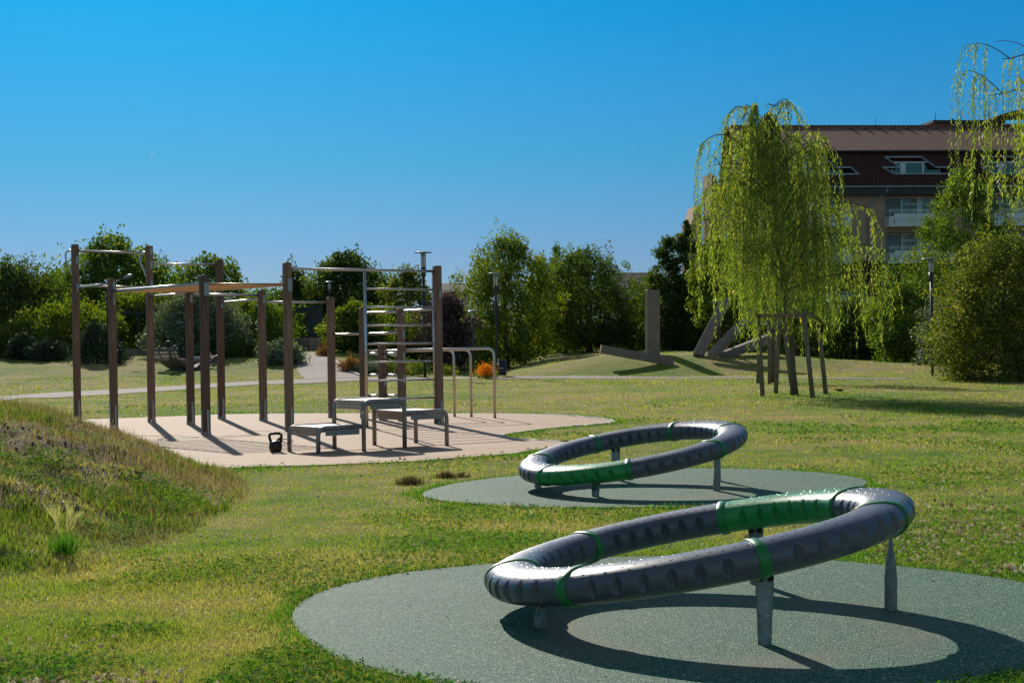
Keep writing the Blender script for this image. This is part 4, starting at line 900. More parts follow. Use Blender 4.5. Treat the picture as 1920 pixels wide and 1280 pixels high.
#PART4
# ------------------------------------------------------------------ weeping willows
def willow(name, label, base, ht, crown_r, lean, n_str, seed, group, trunk=.085, leaf=.085, zlow=.13, trunk_top=None, limbs=16, density=1.0, extra=()):
    r_ = np.random.default_rng(seed); t_ = thing(name, label, 'willow tree', tuple(base), 0, group); tb = MB()
    tip = Vector((lean[0], lean[1], ht*.86)); m = 10; tp = []
    for i in range(m+1):
        s_ = i/m; tp.append(Vector((lean[0]*s_**1.3+r_.normal(0, .035)*min(s_*3, 1), lean[1]*s_+r_.normal(0, .035)*s_, -.05+(tip.z+.05)*s_)))
    tb.tube(tp, [trunk*(1.3 if i == 0 else 1)*(1-.85*i/m)+.008 for i in range(m+1)], 10)
    starts = []
    for k in range(limbs):
        s_ = .36+.62*(k+.5)/limbs; p0 = tp[int(s_*m)].lerp(tp[min(m, int(s_*m)+1)], s_*m-int(s_*m)); an = k*2.4+r_.uniform(-.4, .4)
        prof = math.sin(min(1, (1-s_)*1.75+.12)*PI/2)
        L = crown_r*r_.uniform(.5, 1.0)*max(.18, prof)*1.08; up = ht*r_.uniform(.07, .17)
        d = Vector((math.cos(an), math.sin(an), 0)); pts = []
        for q_ in range(8):
            u = q_/7; pts.append(p0+d*L*u**.9+Vector((r_.normal(0, .05)*u, r_.normal(0, .05)*u, up*math.sin(min(1, u*1.15)*PI*.62)*1.1)))
        r0 = trunk*.42*(1-s_*.55); tb.tube(pts, [r0*(1-.85*q_/7)+.004 for q_ in range(8)], 7); starts.append((pts, r0, d))
        for kk in range(3):                       # side twigs
            b_ = pts[2+kk*2]; a2 = an+r_.choice([-1, 1])*r_.uniform(.5, 1.3); d2 = Vector((math.cos(a2), math.sin(a2), 0)); L2 = L*r_.uniform(.25, .55)
            p2 = [b_+d2*L2*u+Vector((0, 0, L2*.45*math.sin(u*PI*.6))) for u in (0, .25, .5, .75, 1)]
            tb.tube(p2, [.012, .010, .008, .006, .004], 5); starts.append((p2, .01, d2))
    for (s_, an, L, up) in extra:            # a few long arching limbs that stand clear of the crown
        p0 = tp[int(s_*m)]; d = Vector((math.cos(an), math.sin(an), 0)); pts = [p0+d*L*u+Vector((0, 0, up*math.sin(u*PI*.72)*1.25)) for u in np.linspace(0, 1, 9)]
        tb.tube(pts, [.022*(1-.8*q_/8)+.003 for q_ in range(9)], 6); starts.append((pts, .02, d))
    wts = r_.lognormal(0, .65, len(starts)); wts[len(starts)-len(extra):] = 2.6; wts /= wts.sum()
    Q = []; rv_ = []; tw = []
    for k in range(n_str):
        pts, r0, d = starts[r_.choice(len(starts), p=wts)]; u = r_.uniform(.05, 1)**.75*(len(pts)-1); i = min(int(u), len(pts)-2); p = pts[i].lerp(pts[i+1], u-i)
        # strand: leaves the branch outwards, then hangs
        an = math.atan2(d.y, d.x)+r_.normal(0, .9); o = np.array([math.cos(an), math.sin(an), 0]); out = abs(r_.normal(0, .16))+.06
        long_ = r_.uniform(.5, 2.3)*ht*.24; zmin = ht*(zlow+.20*r_.random()**1.3+.06*abs(r_.normal()))
        if p.z-long_ < zmin: long_ = max(.35, p.z-zmin)
        n_ = int(long_/.032*density); s_ = np.linspace(0, 1, n_)[:, None]; lift = r_.uniform(.0, .16); sway = r_.normal(0, .05, 2)
        path = np.array(p)+o*out*(1-np.exp(-s_*5))*1.3+np.array([0, 0, -1])*long_*s_**1.15+np.array([0, 0, 1])*lift*np.sin(np.clip(s_*5, 0, PI))+np.concatenate([sway*s_**2, np.zeros((n_, 1))], 1)
        st = path[::max(1, n_//7)]
        for a_, b_ in zip(st[:-1], st[1:]): tw.append([a_+[-.0022, 0, 0], a_+[.0022, 0, 0], b_+[.0016, 0, 0], b_+[-.0016, 0, 0]])
        g_ = r_.uniform(0, 2*PI, n_); spread = r_.uniform(.25, .8, n_); ld = unit(np.stack([np.cos(g_)*spread, np.sin(g_)*spread, -np.ones(n_)], 1)); ls = leaf*r_.uniform(.6, 1.25, n_)
        sdv = unit(np.cross(ld, r_.normal(0, 1, (n_, 3))))*(ls*.10)[:, None]; root = path+r_.normal(0, .01, (n_, 3))
        Q.append(np.stack([root, root+ld*ls[:, None]*.45+sdv, root+ld*ls[:, None], root+ld*ls[:, None]*.45-sdv], 1))
        rv_.append(np.clip(r_.normal(.42, .14)+r_.normal(0, .17, n_)+(r_.random(n_) < .03)*.45, 0, 1))
    Q = np.concatenate(Q); tw = np.array(tw); np_mesh('crown', np.concatenate([Q, tw]), 4, [LF['willow'], MT['bark']], t_, rnd=np.concatenate([np.concatenate(rv_), np.zeros(len(tw))]), mat_idx=np.concatenate([np.zeros(len(Q)), np.ones(len(tw))]))
    tb.build('trunk', MT['bark'], t_); return t_
wb = G(1490, 742, z0=20)
willow('willow_tree', 'young weeping willow held by four stakes on the lawn', wb, 6.85, 1.85, (-.62, .1), 720, 5, 'weeping willows on the lawn', trunk=.072, limbs=26, leaf=.115, extra=[(.8, PI*.97, 1.55, .9), (.7, PI*1.05, 1.5, .55), (.8, .05, 1.5, .75), (.6, -.1, 2.1, .6), (.5, .15, 2.3, .35), (.4, -.4, 2.2, .3), (.9, 2.6, .9, .95), (.9, .4, .9, 1.0)])
wb2 = G(1449, 717, z0=20)
willow('willow_tree', 'second smaller staked willow standing right behind the young willow', wb2, 5.6, 1.5, (.25, 0), 320, 9, 'weeping willows on the lawn', limbs=14, leaf=.10, zlow=.38)
wb3 = G(2062, 748, z0=20)
willow('willow_tree', 'willow whose hanging branches enter at the top right picture edge', (wb3.x, wb3.y, 0), 9.2, 2.3, (0, 0), 1000, 15, 'weeping willows on the lawn', limbs=24, leaf=.10, zlow=.36)
def stakes(name, label, feet, tops, zb, group):
    t_ = thing(name, label, 'tree stakes', tuple(Vector(feet[0])), 0, group)
    for f_, t in zip(feet, tops):
        MB().tube([Vector(f_)-Vector((0, 0, .05)), Vector(f_).lerp(Vector(t), .5), Vector(t)], [.055, .052, .048], 10).build('stake', MT['stake'], t_, local=False)
    n_ = len(tops)
    for i in range(n_):
        a_, b_ = Vector(tops[i]), Vector(tops[(i+1) % n_]); a_ = a_.copy(); b_ = b_.copy(); a_.z = b_.z = zb+(i % 2)*.03; d = (b_-a_).normalized()*.10
        m_ = MB(); m_.beam(a_-d, b_+d, .05, .075); m_.build('cross_rail', MT['stake'], t_, local=False)
    return t_
fx = [G(1430, 743, z0=20), G(1524, 746, z0=20), G(1549, 739, z0=20), G(1482, 718, z0=20)]
c_ = wb; ft = [fx[0], fx[1], Vector((fx[2].x, fx[2].y, 0)), Vector((fx[0].x+.55, fx[0].y+1.6, 0))]
tpx = [(1421, 588), (1506, 580), (1532, 588), (1462, 592)]
tops = [W(x_, y_, f_.y) for (x_, y_), f_ in zip(tpx, ft)]
stakes('tree_stakes', 'four grey wooden stakes with cross rails round the young willow', ft, tops, tops[0].z-.06, 'stakes round the young trees')
# strap between trunk and rails
f2 = [G(1421, 718.5, z0=20), G(1443, 720, z0=20), G(1483, 717.5, z0=20)]
t2 = [W(x_, 600, f_.y) for x_, f_ in zip((1424, 1442, 1468), f2)]
stakes('tree_stakes', 'three wooden stakes round the smaller willow behind', f2, t2, t2[0].z-.1, 'stakes round the young trees')

# ------------------------------------------------------------------ lamps, bin, street lamp
def lamp(label, px, py, ptop, hat=.30, tilt=0, group='park lamps with a glass cylinder and flat round hat', z0=20, Z=None):
    g_ = G(px, py, z0=z0) if Z is None else at_px(px, Z); zt_ = W(px, ptop, g_.y).z; h_ = zt_-g_.z; t_ = thing('street_lamp', label, 'street lamp', tuple(g_), 0, group); k = h_/4.2
    MB().tube([(0, 0, -.1), (0, 0, h_-.62*k)], .052*k, 12).build('pole', MT['dark'], t_)
    MB().lathe([(.052*k, h_-.86*k), (.085*k, h_-.80*k), (.085*k, h_-.52*k), (0, h_-.52*k)], n=16).build('collar', MT['dark'], t_)
    MB().lathe([(0, h_-.53*k), (.085*k, h_-.53*k), (.085*k, h_-.06*k), (0, h_-.06*k)], n=16).build('glass_cylinder', MT['glass'], t_)
    f = MB()
    for q_ in range(3): a_ = q_*2*PI/3+.5; f.beam((.092*k*math.cos(a_), .092*k*math.sin(a_), h_-.56*k), (.092*k*math.cos(a_), .092*k*math.sin(a_), h_-.05*k), .014, .014)
    f.build('frame', MT['dark'], t_)
    M = Matrix.Translation((0, 0, h_)) @ Matrix.Rotation(tilt, 4, 'Y')
    MB().lathe([(0, .0), (hat*.5, -.012), (hat, -.035), (hat, -.05), (hat*.4, -.035), (0, -.045)], n=28, M=M).build('hat', MT['zinc'], t_); return t_
lamp('tall park lamp with flat round hat behind the wall bars', 797, 708, 471.5, .34)
lamp('park lamp with slanting hat standing beside the litter bin', 931, 690, 511.5, .26, .14, Z=58)
lamp('park lamp at the right in front of the field maple', 1749, 705, 483, .30)
lamp('small distant park lamp seen above the right pergola post', 619, 640, 527, .26, Z=80)
lamp('distant park lamp before the bright green tree, left of the bin', 888, 707, 581, .22)
m_ = MB(); g_ = G(1749, 705, z0=20); pz = W(1749, 655, g_.y).z
m_.tube([(g_.x, g_.y-.055, pz), (g_.x, g_.y-.062, pz)], .045, 16); st_ = m_.build('round_sticker', MT['white'], bpy.data.objects['street_lamp.002'], local=False)
g_ = at_px(1347, 60); zt_ = W(1347, 575, 60).z
tp_ = thing('lamp_pole', 'slim dark pole behind the leaning concrete beams', 'pole', tuple(g_)); MB().tube([(0, 0, -.1), (0, 0, zt_-g_.z)], .06, 12).build('pole', MT['dark'], tp_)
MB().lathe([(.06, zt_-g_.z-.3), (.10, zt_-g_.z-.25), (.10, zt_-g_.z+.3), (0, zt_-g_.z+.3)], n=14).build('collar', MT['dark'], tp_)
g_ = at_px(203, 66); t_ = thing('road_lamp', 'grey arm lamp with a drop-shaped head behind the second post', 'street lamp', tuple(g_))
h_ = W(205, 540, 66).z-g_.z; x1 = (243-203)/F*66
MB().tube([(0, 0, -.1), (0, 0, h_)]+[(.15, 0, h_+.12), (x1*.7, 0, W(232, 523, 66).z-g_.z)], [.06, .05, .03, .022], 10).build('pole', MT['dark'], t_)
M = Matrix.Translation((x1*.95, 0, W(243, 519, 66).z-g_.z)) @ Matrix.Rotation(R(70), 4, 'Y')
MB().lathe([(0, -.22), (.05, -.19), (.11, -.05), (.12, .08), (.08, .2), (0, .24)], n=16, M=M @ Matrix.Scale(.75, 4, (1, 0, 0))).build('lamp_head', MT['zinc'], t_)
g_ = at_px(941, 57.5); t_ = thing('litter_bin', 'dark cylindrical litter bin at the foot of the park lamp', 'litter bin', tuple(g_)); s_ = g_.y/F
h_ = 31*s_; MB().lathe([(0, .06), (7.6*s_, .06), (8.1*s_, .09), (8.1*s_, h_), (6.6*s_, h_), (6.4*s_, .2), (0, .2)], n=24).build('body', MT['dark'], t_)
MB().lathe([(8.4*s_, h_-.03), (8.6*s_, h_), (8.4*s_, h_+.03), (6.6*s_, h_+.03), (6.5*s_, h_-.03)], n=24).build('rim', MT['dark'], t_)
MB().poly([(-.03, -8.3*s_, h_*.5), (.03, -8.3*s_, h_*.5), (0, -8.3*s_, h_*.5+.06)]).build('emblem', MT['white'], t_)
g_ = G(796, 703, z0=20); s_ = g_.y/F; t_ = thing('information_board', 'small dark board on two legs behind the tall lamp', 'board', tuple(g_))
MB().box((0, 0, 13*s_), (20*s_, .04, 9*s_)).build('panel', MT['dark'], t_)
for sg in (-1, 1): MB().box((sg*9*s_, .05, 6*s_), (.05, .05, 14*s_)).build('leg', MT['dark'], t_)

# ------------------------------------------------------------------ concrete beams on the mound
def slabm(label, p, q, w_, d_, roll=0, name='concrete_beam', group='concrete beams on the mound'):
    t_ = MB(); p = Vector(p); q = Vector(q); ax = (q-p); L = ax.length; ax.normalize(); up = Vector((0, 0, 1)) if abs(ax.z) < .95 else Vector((0, -1, 0))
    sx = ax.cross(up).normalized(); sz = sx.cross(ax); Rm = Matrix((sx, ax, sz)).transposed().to_4x4(); Rm = Matrix.Translation(p.lerp(q, .5)) @ Rm @ Matrix.Rotation(roll, 4, 'Y')
    t_.box((0, 0, 0), (w_, d_, L), Rm @ Matrix.Rotation(-PI/2, 4, 'X'), bev=.018)
    # groove along the middle of each broad face
    o = t_.build(name, MT['concrete']); tag(o, label, 'concrete beam', group); return o
def bp(px, py, Z): return W(px, py, Z)
ZM = 59.5
slabm('upright concrete beam standing on the mound', bp(1223.5, 670, ZM+1.0), bp(1223.5, 543.5, ZM+1.0), .50, .30, .25)
slabm('fallen concrete beam lying on the left end of the mound', bp(1126, 654, ZM-2.6), bp(1262, 679, ZM-2.3), .25, .30)
slabm('steep leaning concrete beam, left of the leaning ones', bp(1308, 668, ZM-.8), bp(1362, 562, ZM+.6), .34, .34, .5)
slabm('middle leaning concrete beam rising to the right', bp(1333, 668, ZM-2.2), bp(1414, 585, ZM-.8), .28, .28, .3)
slabm('lowest leaning concrete beam behind the tree stakes', bp(1352, 669, ZM-1.2), bp(1446, 633, ZM+.5), .28, .32)
fl = G(1361, 664, z0=40); MB().box((fl.x, fl.y, fl.z+.05), (.16, .1, .1), bev=.01).build('ground_spotlight', MT['white']); tag(bpy.data.objects['ground_spotlight'], 'small white ground spotlight at the foot of the leaning beams', 'spotlight')

# ------------------------------------------------------------------ pergolas with climber and low stone walls
def cover(name, label, cat, boxes, kind, n, leaf, parent=None, group=None, seed=3, clumps=60, cs=.3):
    """creeper leaves over boxes (x0,x1,y0,y1,z0,z1,weight)"""
    r_ = np.random.default_rng(seed); c0 = Vector((boxes[0][0], boxes[0][2], boxes[0][4])); wv = np.array([b_[6] for b_ in boxes], float); wv /= wv.sum(); out = []; rv_ = []
    for b_, w_ in zip(boxes, wv):
        nc = max(4, int(clumps*w_)); cc = r_.uniform([b_[0], b_[2], b_[4]], [b_[1], b_[3], b_[5]], (nc, 3)); m_ = int(n*w_); ix = r_.integers(0, nc, m_); tone = r_.normal(0, .15, nc)
        out.append(cc[ix]+r_.normal(0, cs*.5, (m_, 3))); rv_.append(np.clip(.5+tone[ix]+r_.normal(0, .2, m_), 0, 1))
    P = np.concatenate(out); o = np_mesh(name, leaves_at(P, leaf*r_.uniform(.6, 1.25, len(P))), 4, LF[kind], rnd=np.concatenate(rv_)); tag(o, label, cat, group); return o
PZ = 72
t_ = thing('pergola', 'dark steel pergola overgrown with climber behind the left half of the frame', 'pergola', tuple(at_px(260, PZ)), 0, 'dark steel pergolas behind the lawn')
zb_ = W(260, 586, PZ).z
for x_ in (196, 229, 261, 293, 326):
    for dy in (0, 3.0): g_ = at_px(x_, PZ+dy); MB().box((g_.x, g_.y, (g_.z+zb_)/2-.1), (.16, .16, zb_-g_.z+.2)).build('post', MT['dark'], t_, local=False)
for dy in (0, 3.0): a_, b_ = W(190, 586, PZ), W(332, 586, PZ); MB().beam((a_.x, PZ+dy, zb_), (b_.x, PZ+dy, zb_), .12, .20).build('beam', MT['dark'], t_, local=False)
for x_ in np.linspace(192, 330, 9): a_ = W(x_, 586, PZ); MB().beam((a_.x, PZ-.4, zb_+.16), (a_.x, PZ+3.4, zb_+.16), .08, .12).build('rafter', MT['dark'], t_, local=False)
xa, xb = W(188, 586, PZ).x, W(334, 586, PZ).x
bx = [(xa, xb, PZ-.3, PZ+3.2, zb_+.1, zb_+.75, 5)]
for x_ in (196, 213, 245, 261, 278, 310): a_ = W(x_, 600, PZ).x; bx.append((a_-.3, a_+.3, PZ-.1, PZ+3, zb_-1.7, zb_, .6))
cover('climbing_plant', 'bright green climber covering the left pergola', 'climbing plant', bx, 'bright', 9000, .17, seed=4, clumps=90, cs=.5)
def stone_wall(label, pts, h_, Z=None):
    t_ = MB(); rr_ = np.random.default_rng(5)
    for (a_, b_) in zip(pts[:-1], pts[1:]):
        a_, b_ = Vector(a_), Vector(b_); L = (b_-a_).length; rows = max(1, int(round(h_/.34)))
        for r0 in range(rows):
            x_ = 0
            while x_ < L-.05:
                w_ = min(rr_.uniform(.4, .95), L-x_); p = a_.lerp(b_, (x_+.012)/L); q_ = a_.lerp(b_, min(1, (x_+w_-.012)/L)); zz = a_.z+(r0+.5)*h_/rows
                o_ = rr_.uniform(-.012, .012); t_.beam((p.x, p.y+o_, zz), (q_.x, q_.y+o_, zz), .35, h_/rows-.022); x_ += w_
    o = t_.build('stone_wall', MT['stone']); tag(o, label, 'stone wall', 'low stone walls by the pergolas'); return o
zw = at_px(262, 69); stone_wall('long low grey stone wall under the left pergola', [(W(226, 650, 69).x, 69, zw.z-.1), (W(300, 650, 69).x, 69, zw.z-.1)], .38)
g0 = at_px(600, 71)
stone_wall('curved pale block wall at the top of the path', [(W(546, 650, 73.5).x, 73.5, g0.z-.1), (W(563, 650, 71.6).x, 71.6, g0.z-.1), (W(580, 650, 71).x, 71, g0.z-.1), (W(600, 650, 71).x, 71, g0.z-.1)], .72)
t_ = thing('pergola', 'dark steel slatted pergola at the top of the path', 'pergola', tuple(at_px(560, 75)), 0, 'dark steel pergolas behind the lawn')
zr = W(600, 577, 74).z; zl = W(517, 584, 76).z
for x_, Z_ in ((519, 76), (548, 76), (601, 73.5), (603, 77)): g_ = at_px(x_, Z_); MB().box((g_.x, g_.y, (g_.z+zr)/2), (.13, .13, zr-g_.z)).build('post', MT['dark'], t_, local=False)
MB().beam(W(515, 584, 76), W(603, 576, 73.5), .12, .16).build('beam', MT['dark'], t_, local=False); MB().beam((W(515, 584, 78).x, 78, zl), (W(604, 584, 78).x, 78, zr), .12, .16).build('beam', MT['dark'], t_, local=False)
for x_ in np.linspace(574, 600, 9): a_ = W(x_, 580, 75.5); MB().box((a_.x, 75.5, (zr+1.0)/2+.1), (.07, .05, zr-1.2)).build('slat', MT['dark'], t_, local=False)
bx = [(W(515, 0, 78).x, W(572, 0, 78).x, 77.5, 79, 1.0, zr-.2, 1)]
cover('climbing_plant', 'dark climber behind the right pergola', 'climbing plant', bx, 'dark', 4500, .16, seed=6, clumps=40, cs=.6)

# ------------------------------------------------------------------ lounger with reclining person
g_ = G(352, 693, z0=30); LY = g_.y; s_ = LY/F
t_ = thing('slatted_lounger', 'curved wooden slatted lounger on the lawn before the silvery shrub', 'lounger', tuple(g_), R(44))
# side profile (x along the lounger, z up); slats run across (y)
prof = [(-.86, .84), (-.93, .78), (-.96, .70), (-.93, .58), (-.85, .44), (-.74, .31), (-.60, .19), (-.44, .09), (-.25, .03), (-.05, .01), (.15, .03), (.35, .08), (.55, .16), (.75, .27), (.92, .40), (1.05, .50)]
MW = .74
def pr(u): i = min(int(u), len(prof)-2); f_ = u-i; return (prof[i][0]*(1-f_)+prof[i+1][0]*f_, prof[i][1]*(1-f_)+prof[i+1][1]*f_)
ns = 46; sl = MB()
for k in range(ns):
    u0 = (len(prof)-1)*(k+.12)/ns; u1 = (len(prof)-1)*(k+.88)/ns; a_, b_ = pr(u0), pr(u1)
    d = Vector((b_[0]-a_[0], 0, b_[1]-a_[1])).normalized(); nn = Vector((-d.z, 0, d.x))
    for_pts = [Vector((a_[0], 0, a_[1])), Vector((b_[0], 0, b_[1]))]
    vs = []
    for y_ in (-MW, MW):
        for pnt in (for_pts[0], for_pts[1], for_pts[1]+nn*.03, for_pts[0]+nn*.03): vs.append(pnt+Vector((0, y_, 0)))
    sl.add(vs, [[0, 1, 2, 3], [7, 6, 5, 4], [0, 4, 5, 1], [1, 5, 6, 2], [2, 6, 7, 3], [3, 7, 4, 0]])
sl.build('seat', MT['slat'], t_)
for y_ in (-.5, .5):
    f = MB(); P_ = [Vector((a_[0]*.97, y_, a_[1]+.05)) for a_ in prof]; f.tube(P_, .03, 6); f.build('side_frame', MT['dark'], t_)
f = MB(); f.box((.15, 0, .03), (1.3, .9, .06)); f.build('base', MT['dark'], t_)
# person lying in it: skin-grown body, head over the backrest edge
def body(name, J, E, mat, parent):
    me = bpy.data.meshes.new(name); me.from_pydata([j[0] for j in J], E, []); o = bpy.data.objects.new(name, me); C.objects.link(o); o.parent = parent
    me.skin_vertices.new() if hasattr(me.skin_vertices, 'new') and not me.skin_vertices else None
    md = o.modifiers.new('skin', 'SKIN'); sv = me.skin_vertices[0].data if me.skin_vertices else None
    if sv:
        for i, j in enumerate(J): sv[i].radius = (j[1], j[2] if len(j) > 2 else j[1])
        sv[0].use_root = True
    s2 = o.modifiers.new('sub', 'SUBSURF'); s2.levels = 2; s2.render_levels = 2; me.materials.append(mat); return o
pt_ = thing('person', 'person with dark hair lying back in the wooden lounger, head above its rim', 'person', tuple(g_), R(44))
J = [((-.25, .05, .20), .15, .12), ((-.45, .05, .34), .14, .11), ((-.64, .05, .55), .17, .10), ((-.74, .05, .72), .06, .055), ((-.76, .05, .80), .055, .055), ((-.78, .04, .90), .085, .10), ((-.76, .04, .97), .07, .085),
     ((.05, -.05, .30), .09, .09), ((.35, -.06, .42), .065, .065), ((.65, -.06, .33), .05, .05), ((.95, -.06, .52), .035, .035), ((1.0, -.06, .62), .03, .04),
     ((.05, .16, .26), .09, .09), ((.38, .17, .38), .065, .065), ((.68, .17, .32), .05, .05), ((.95, .17, .50), .035, .035), ((1.0, .17, .60), .03, .04),
     ((-.62, -.15, .56), .055, .055), ((-.45, -.24, .38), .042, .042), ((-.22, -.16, .38), .032, .032), ((-.62, .25, .56), .055, .055), ((-.45, .34, .38), .042, .042), ((-.22, .26, .38), .032, .032)]
E_ = [(0, 1), (1, 2), (2, 3), (3, 4), (4, 5), (5, 6), (0, 7), (7, 8), (8, 9), (9, 10), (10, 11), (0, 12), (12, 13), (13, 14), (14, 15), (15, 16), (2, 17), (17, 18), (18, 19), (2, 20), (20, 21), (21, 22)]
body('body', J, E_, MT['skin'], pt_)
MB().lathe([(0, -.135), (.07, -.11), (.108, -.03), (.112, .04), (.085, .10), (0, .125)], n=18, M=Matrix.Translation((-.80, .04, .955)) @ Matrix.Rotation(-.5, 4, 'Y')).build('hair', MT['hair'], pt_)
Jt = [(J[0][0], .165, .135), (J[1][0], .155, .125), (J[2][0], .18, .115), ((-.72, .05, .69), .075, .07)]
body('shirt', Jt, [(0, 1), (1, 2), (2, 3)], MT['cloth'], pt_)
Jl = [((-.25, .05, .22), .16, .13)]+[(J[i][0], J[i][1]+.02) for i in (7, 8, 9, 10, 12, 13, 14, 15)]
body('trousers', Jl, [(0, 1), (1, 2), (2, 3), (3, 4), (0, 5), (5, 6), (6, 7), (7, 8)], MT['denim'], pt_)

# ------------------------------------------------------------------ birds
def bird(name, label, loc, size, az, flying, group=None):
    t_ = MB(); s_ = size
    M = Matrix.Translation(loc) @ Matrix.Rotation(az, 4, 'Z')
    L = [(-.5, .01), (-.35, .07), (-.1, .13), (.15, .11), (.28, .06), (.36, .085), (.44, .05), (.56, .006)]
    t_.tube([M @ Vector((x_*s_, 0, (0.18 if not flying else 0)*s_+(.12*s_*max(0, x_)*(0 if flying else 1.8)))) for x_, r0 in L], [r0*s_ for x_, r0 in L], 8)
    t_.add([M @ (Vector(v)*s_) for v in [(-.45, -.05, .18), (-.45, .05, .18), (-.85, .10, .26 if not flying else 0), (-.85, -.10, .26 if not flying else 0), (-.65, 0, .24)]], [[0, 1, 2, 4], [0, 4, 3]])
    if flying:
        for sg in (-1, 1): t_.add([M @ (Vector(v)*s_) for v in [(.15, sg*.08, .02), (.25, sg*.5, .18), (-.15, sg*1.15, .05), (-.1, sg*.45, .12), (-.15, sg*.08, 0)]], [[0, 1, 3, 4], [1, 2, 3]])
    else:
        for sg in (-1, 1): t_.tube([M @ Vector((0, sg*.06*s_, .1*s_)), M @ Vector((.03*s_, sg*.06*s_, -.08*s_))], .012*s_, 5)
        for sg in (-1, 1): t_.add([M @ (Vector(v)*s_) for v in [(.15, sg*.12, .22), (.0, sg*.14, .12), (-.5, sg*.07, .16), (-.2, sg*.12, .30)]], [[0, 1, 2, 3]])
    o = t_.build(name, MT['black']); tag(o, label, 'bird', group); return o
g_ = G(1573, 736.5, z0=20); bird('blackbird', 'black bird standing on the lawn right of the tree stakes', (g_.x, g_.y, g_.z+.02), .24, R(190), False)
for i, (x_, y_, a_, lb) in enumerate([(251, 209, .6, 'tiny dark bird flying high at the left'), (287, 290, 2.2, 'tiny dark bird flying above the tall left posts'), (976, 364, 1.0, 'tiny dark bird flying in the middle of the sky'), (1198, 281, 2.7, 'tiny dark bird flying left of the willow top'), (1719, 52, .2, 'tiny dark bird high above the building'), (668, 335, 1.8, 'tiny dark bird flying above the frame')]):
    bird('swift', lb, W(x_, y_, 110), .14, a_, True, 'birds in the sky')

# ------------------------------------------------------------------ apartment building
BZ = 125.0; AN = R(6.7); BO = W(1600, 640, BZ); BO.z = 0
bld = thing('apartment_building', 'long beige apartment block with red-brown tiled roof and white balconies behind the trees', 'building', tuple(BO), AN)
ca, sa = math.cos(AN), math.sin(AN)
def bl(px, py, t=0.0):
    """photo pixel -> (s, z) on the facade plane shifted back by t"""
    a, b_ = ray(px, py); # point = Z*(a,1); facade: BO + s*(ca,sa) + t*(-sa,ca)
    ox, oy = BO.x-t*sa, BO.y+t*ca; den = a*sa-ca
    Z_ = (ox*sa-oy*ca)/den; s = ((a*Z_-ox)*ca+(Z_-oy)*sa); return s, CAM_H+b_*Z_
def uvs(o, f):
    me = o.data; uv = me.uv_layers.new(name='UVMap')
    for lp in me.loops: uv.data[lp.index].uv = f(me.vertices[lp.vertex_index].co)
s0 = bl(1358, 238, 9.5)[0]+.5; s1 = bl(2120, 300)[0]; z_eave = bl(1600, 362)[1]; z_guta = bl(1640, 284, 2.6)[1]; D1 = 2.6; DR = 9.5; z_ridge = bl(1640, 238, DR)[1]
DP = DR+2.5
# walls (front, ends, back) with window bays cut into the front
per = bl(1846, 400)[0]-bl(1660, 400)[0]; bay0 = bl(1660, 400)[0]; bayw = bl(1772, 400)[0]-bay0
zt1 = bl(1700, 366)[1]; FL = 2.86
bays = [bay0+per*k for k in range(-1, 4)]; floors = [zt1-2.35-FL*k for k in range(5)]       # floors: level of each bay's sill (floor of the room)
wall = MB(); holes = []
for bx_ in bays:
    for fz in floors: holes.append((bx_, bx_+bayw, fz, fz+2.3))
outer = [Vector((s0, 0, -.5)), Vector((s1, 0, -.5)), Vector((s1, 0, z_eave+.4)), Vector((s0, 0, z_eave+.4))]
hl = [[Vector((a_, 0, c_)), Vector((a_, 0, d_)), Vector((b_, 0, d_)), Vector((b_, 0, c_))] for a_, b_, c_, d_ in holes if c_ > -.4]
hl = [h for h in hl if h[3].x < s1]
allp = outer+[p for h in hl for p in h]; tri = tessellate_polygon([outer]+hl)
wall.add(allp, [list(t) for t in tri])
for h in hl:
    a_, b_, c_, d_ = h; t = Vector((0, 1.1, 0)); wall.add([a_, b_, c_, d_, a_+t, b_+t, c_+t, d_+t], [[0, 4, 5, 1], [1, 5, 6, 2], [2, 6, 7, 3], [3, 7, 4, 0]])
wall.add([(s0, 0, -.5), (s0, DP, -.5), (s0, DP, z_eave+.4), (s0, DR, z_ridge-.3), (s0, 0, z_eave+.4)], [[0, 1, 2, 3, 4]]); wall.add([(s1, 0, -.5), (s1, DP, -.5), (s1, DP, z_eave+.4), (s1, DR, z_ridge-.3), (s1, 0, z_eave+.4)], [[4, 3, 2, 1, 0]])
wall.add([(s0, DP, -.5), (s1, DP, -.5), (s1, DP, z_eave+.4), (s0, DP, z_eave+.4)], [[3, 2, 1, 0]])
wall.build('wall', MT['render'], bld)
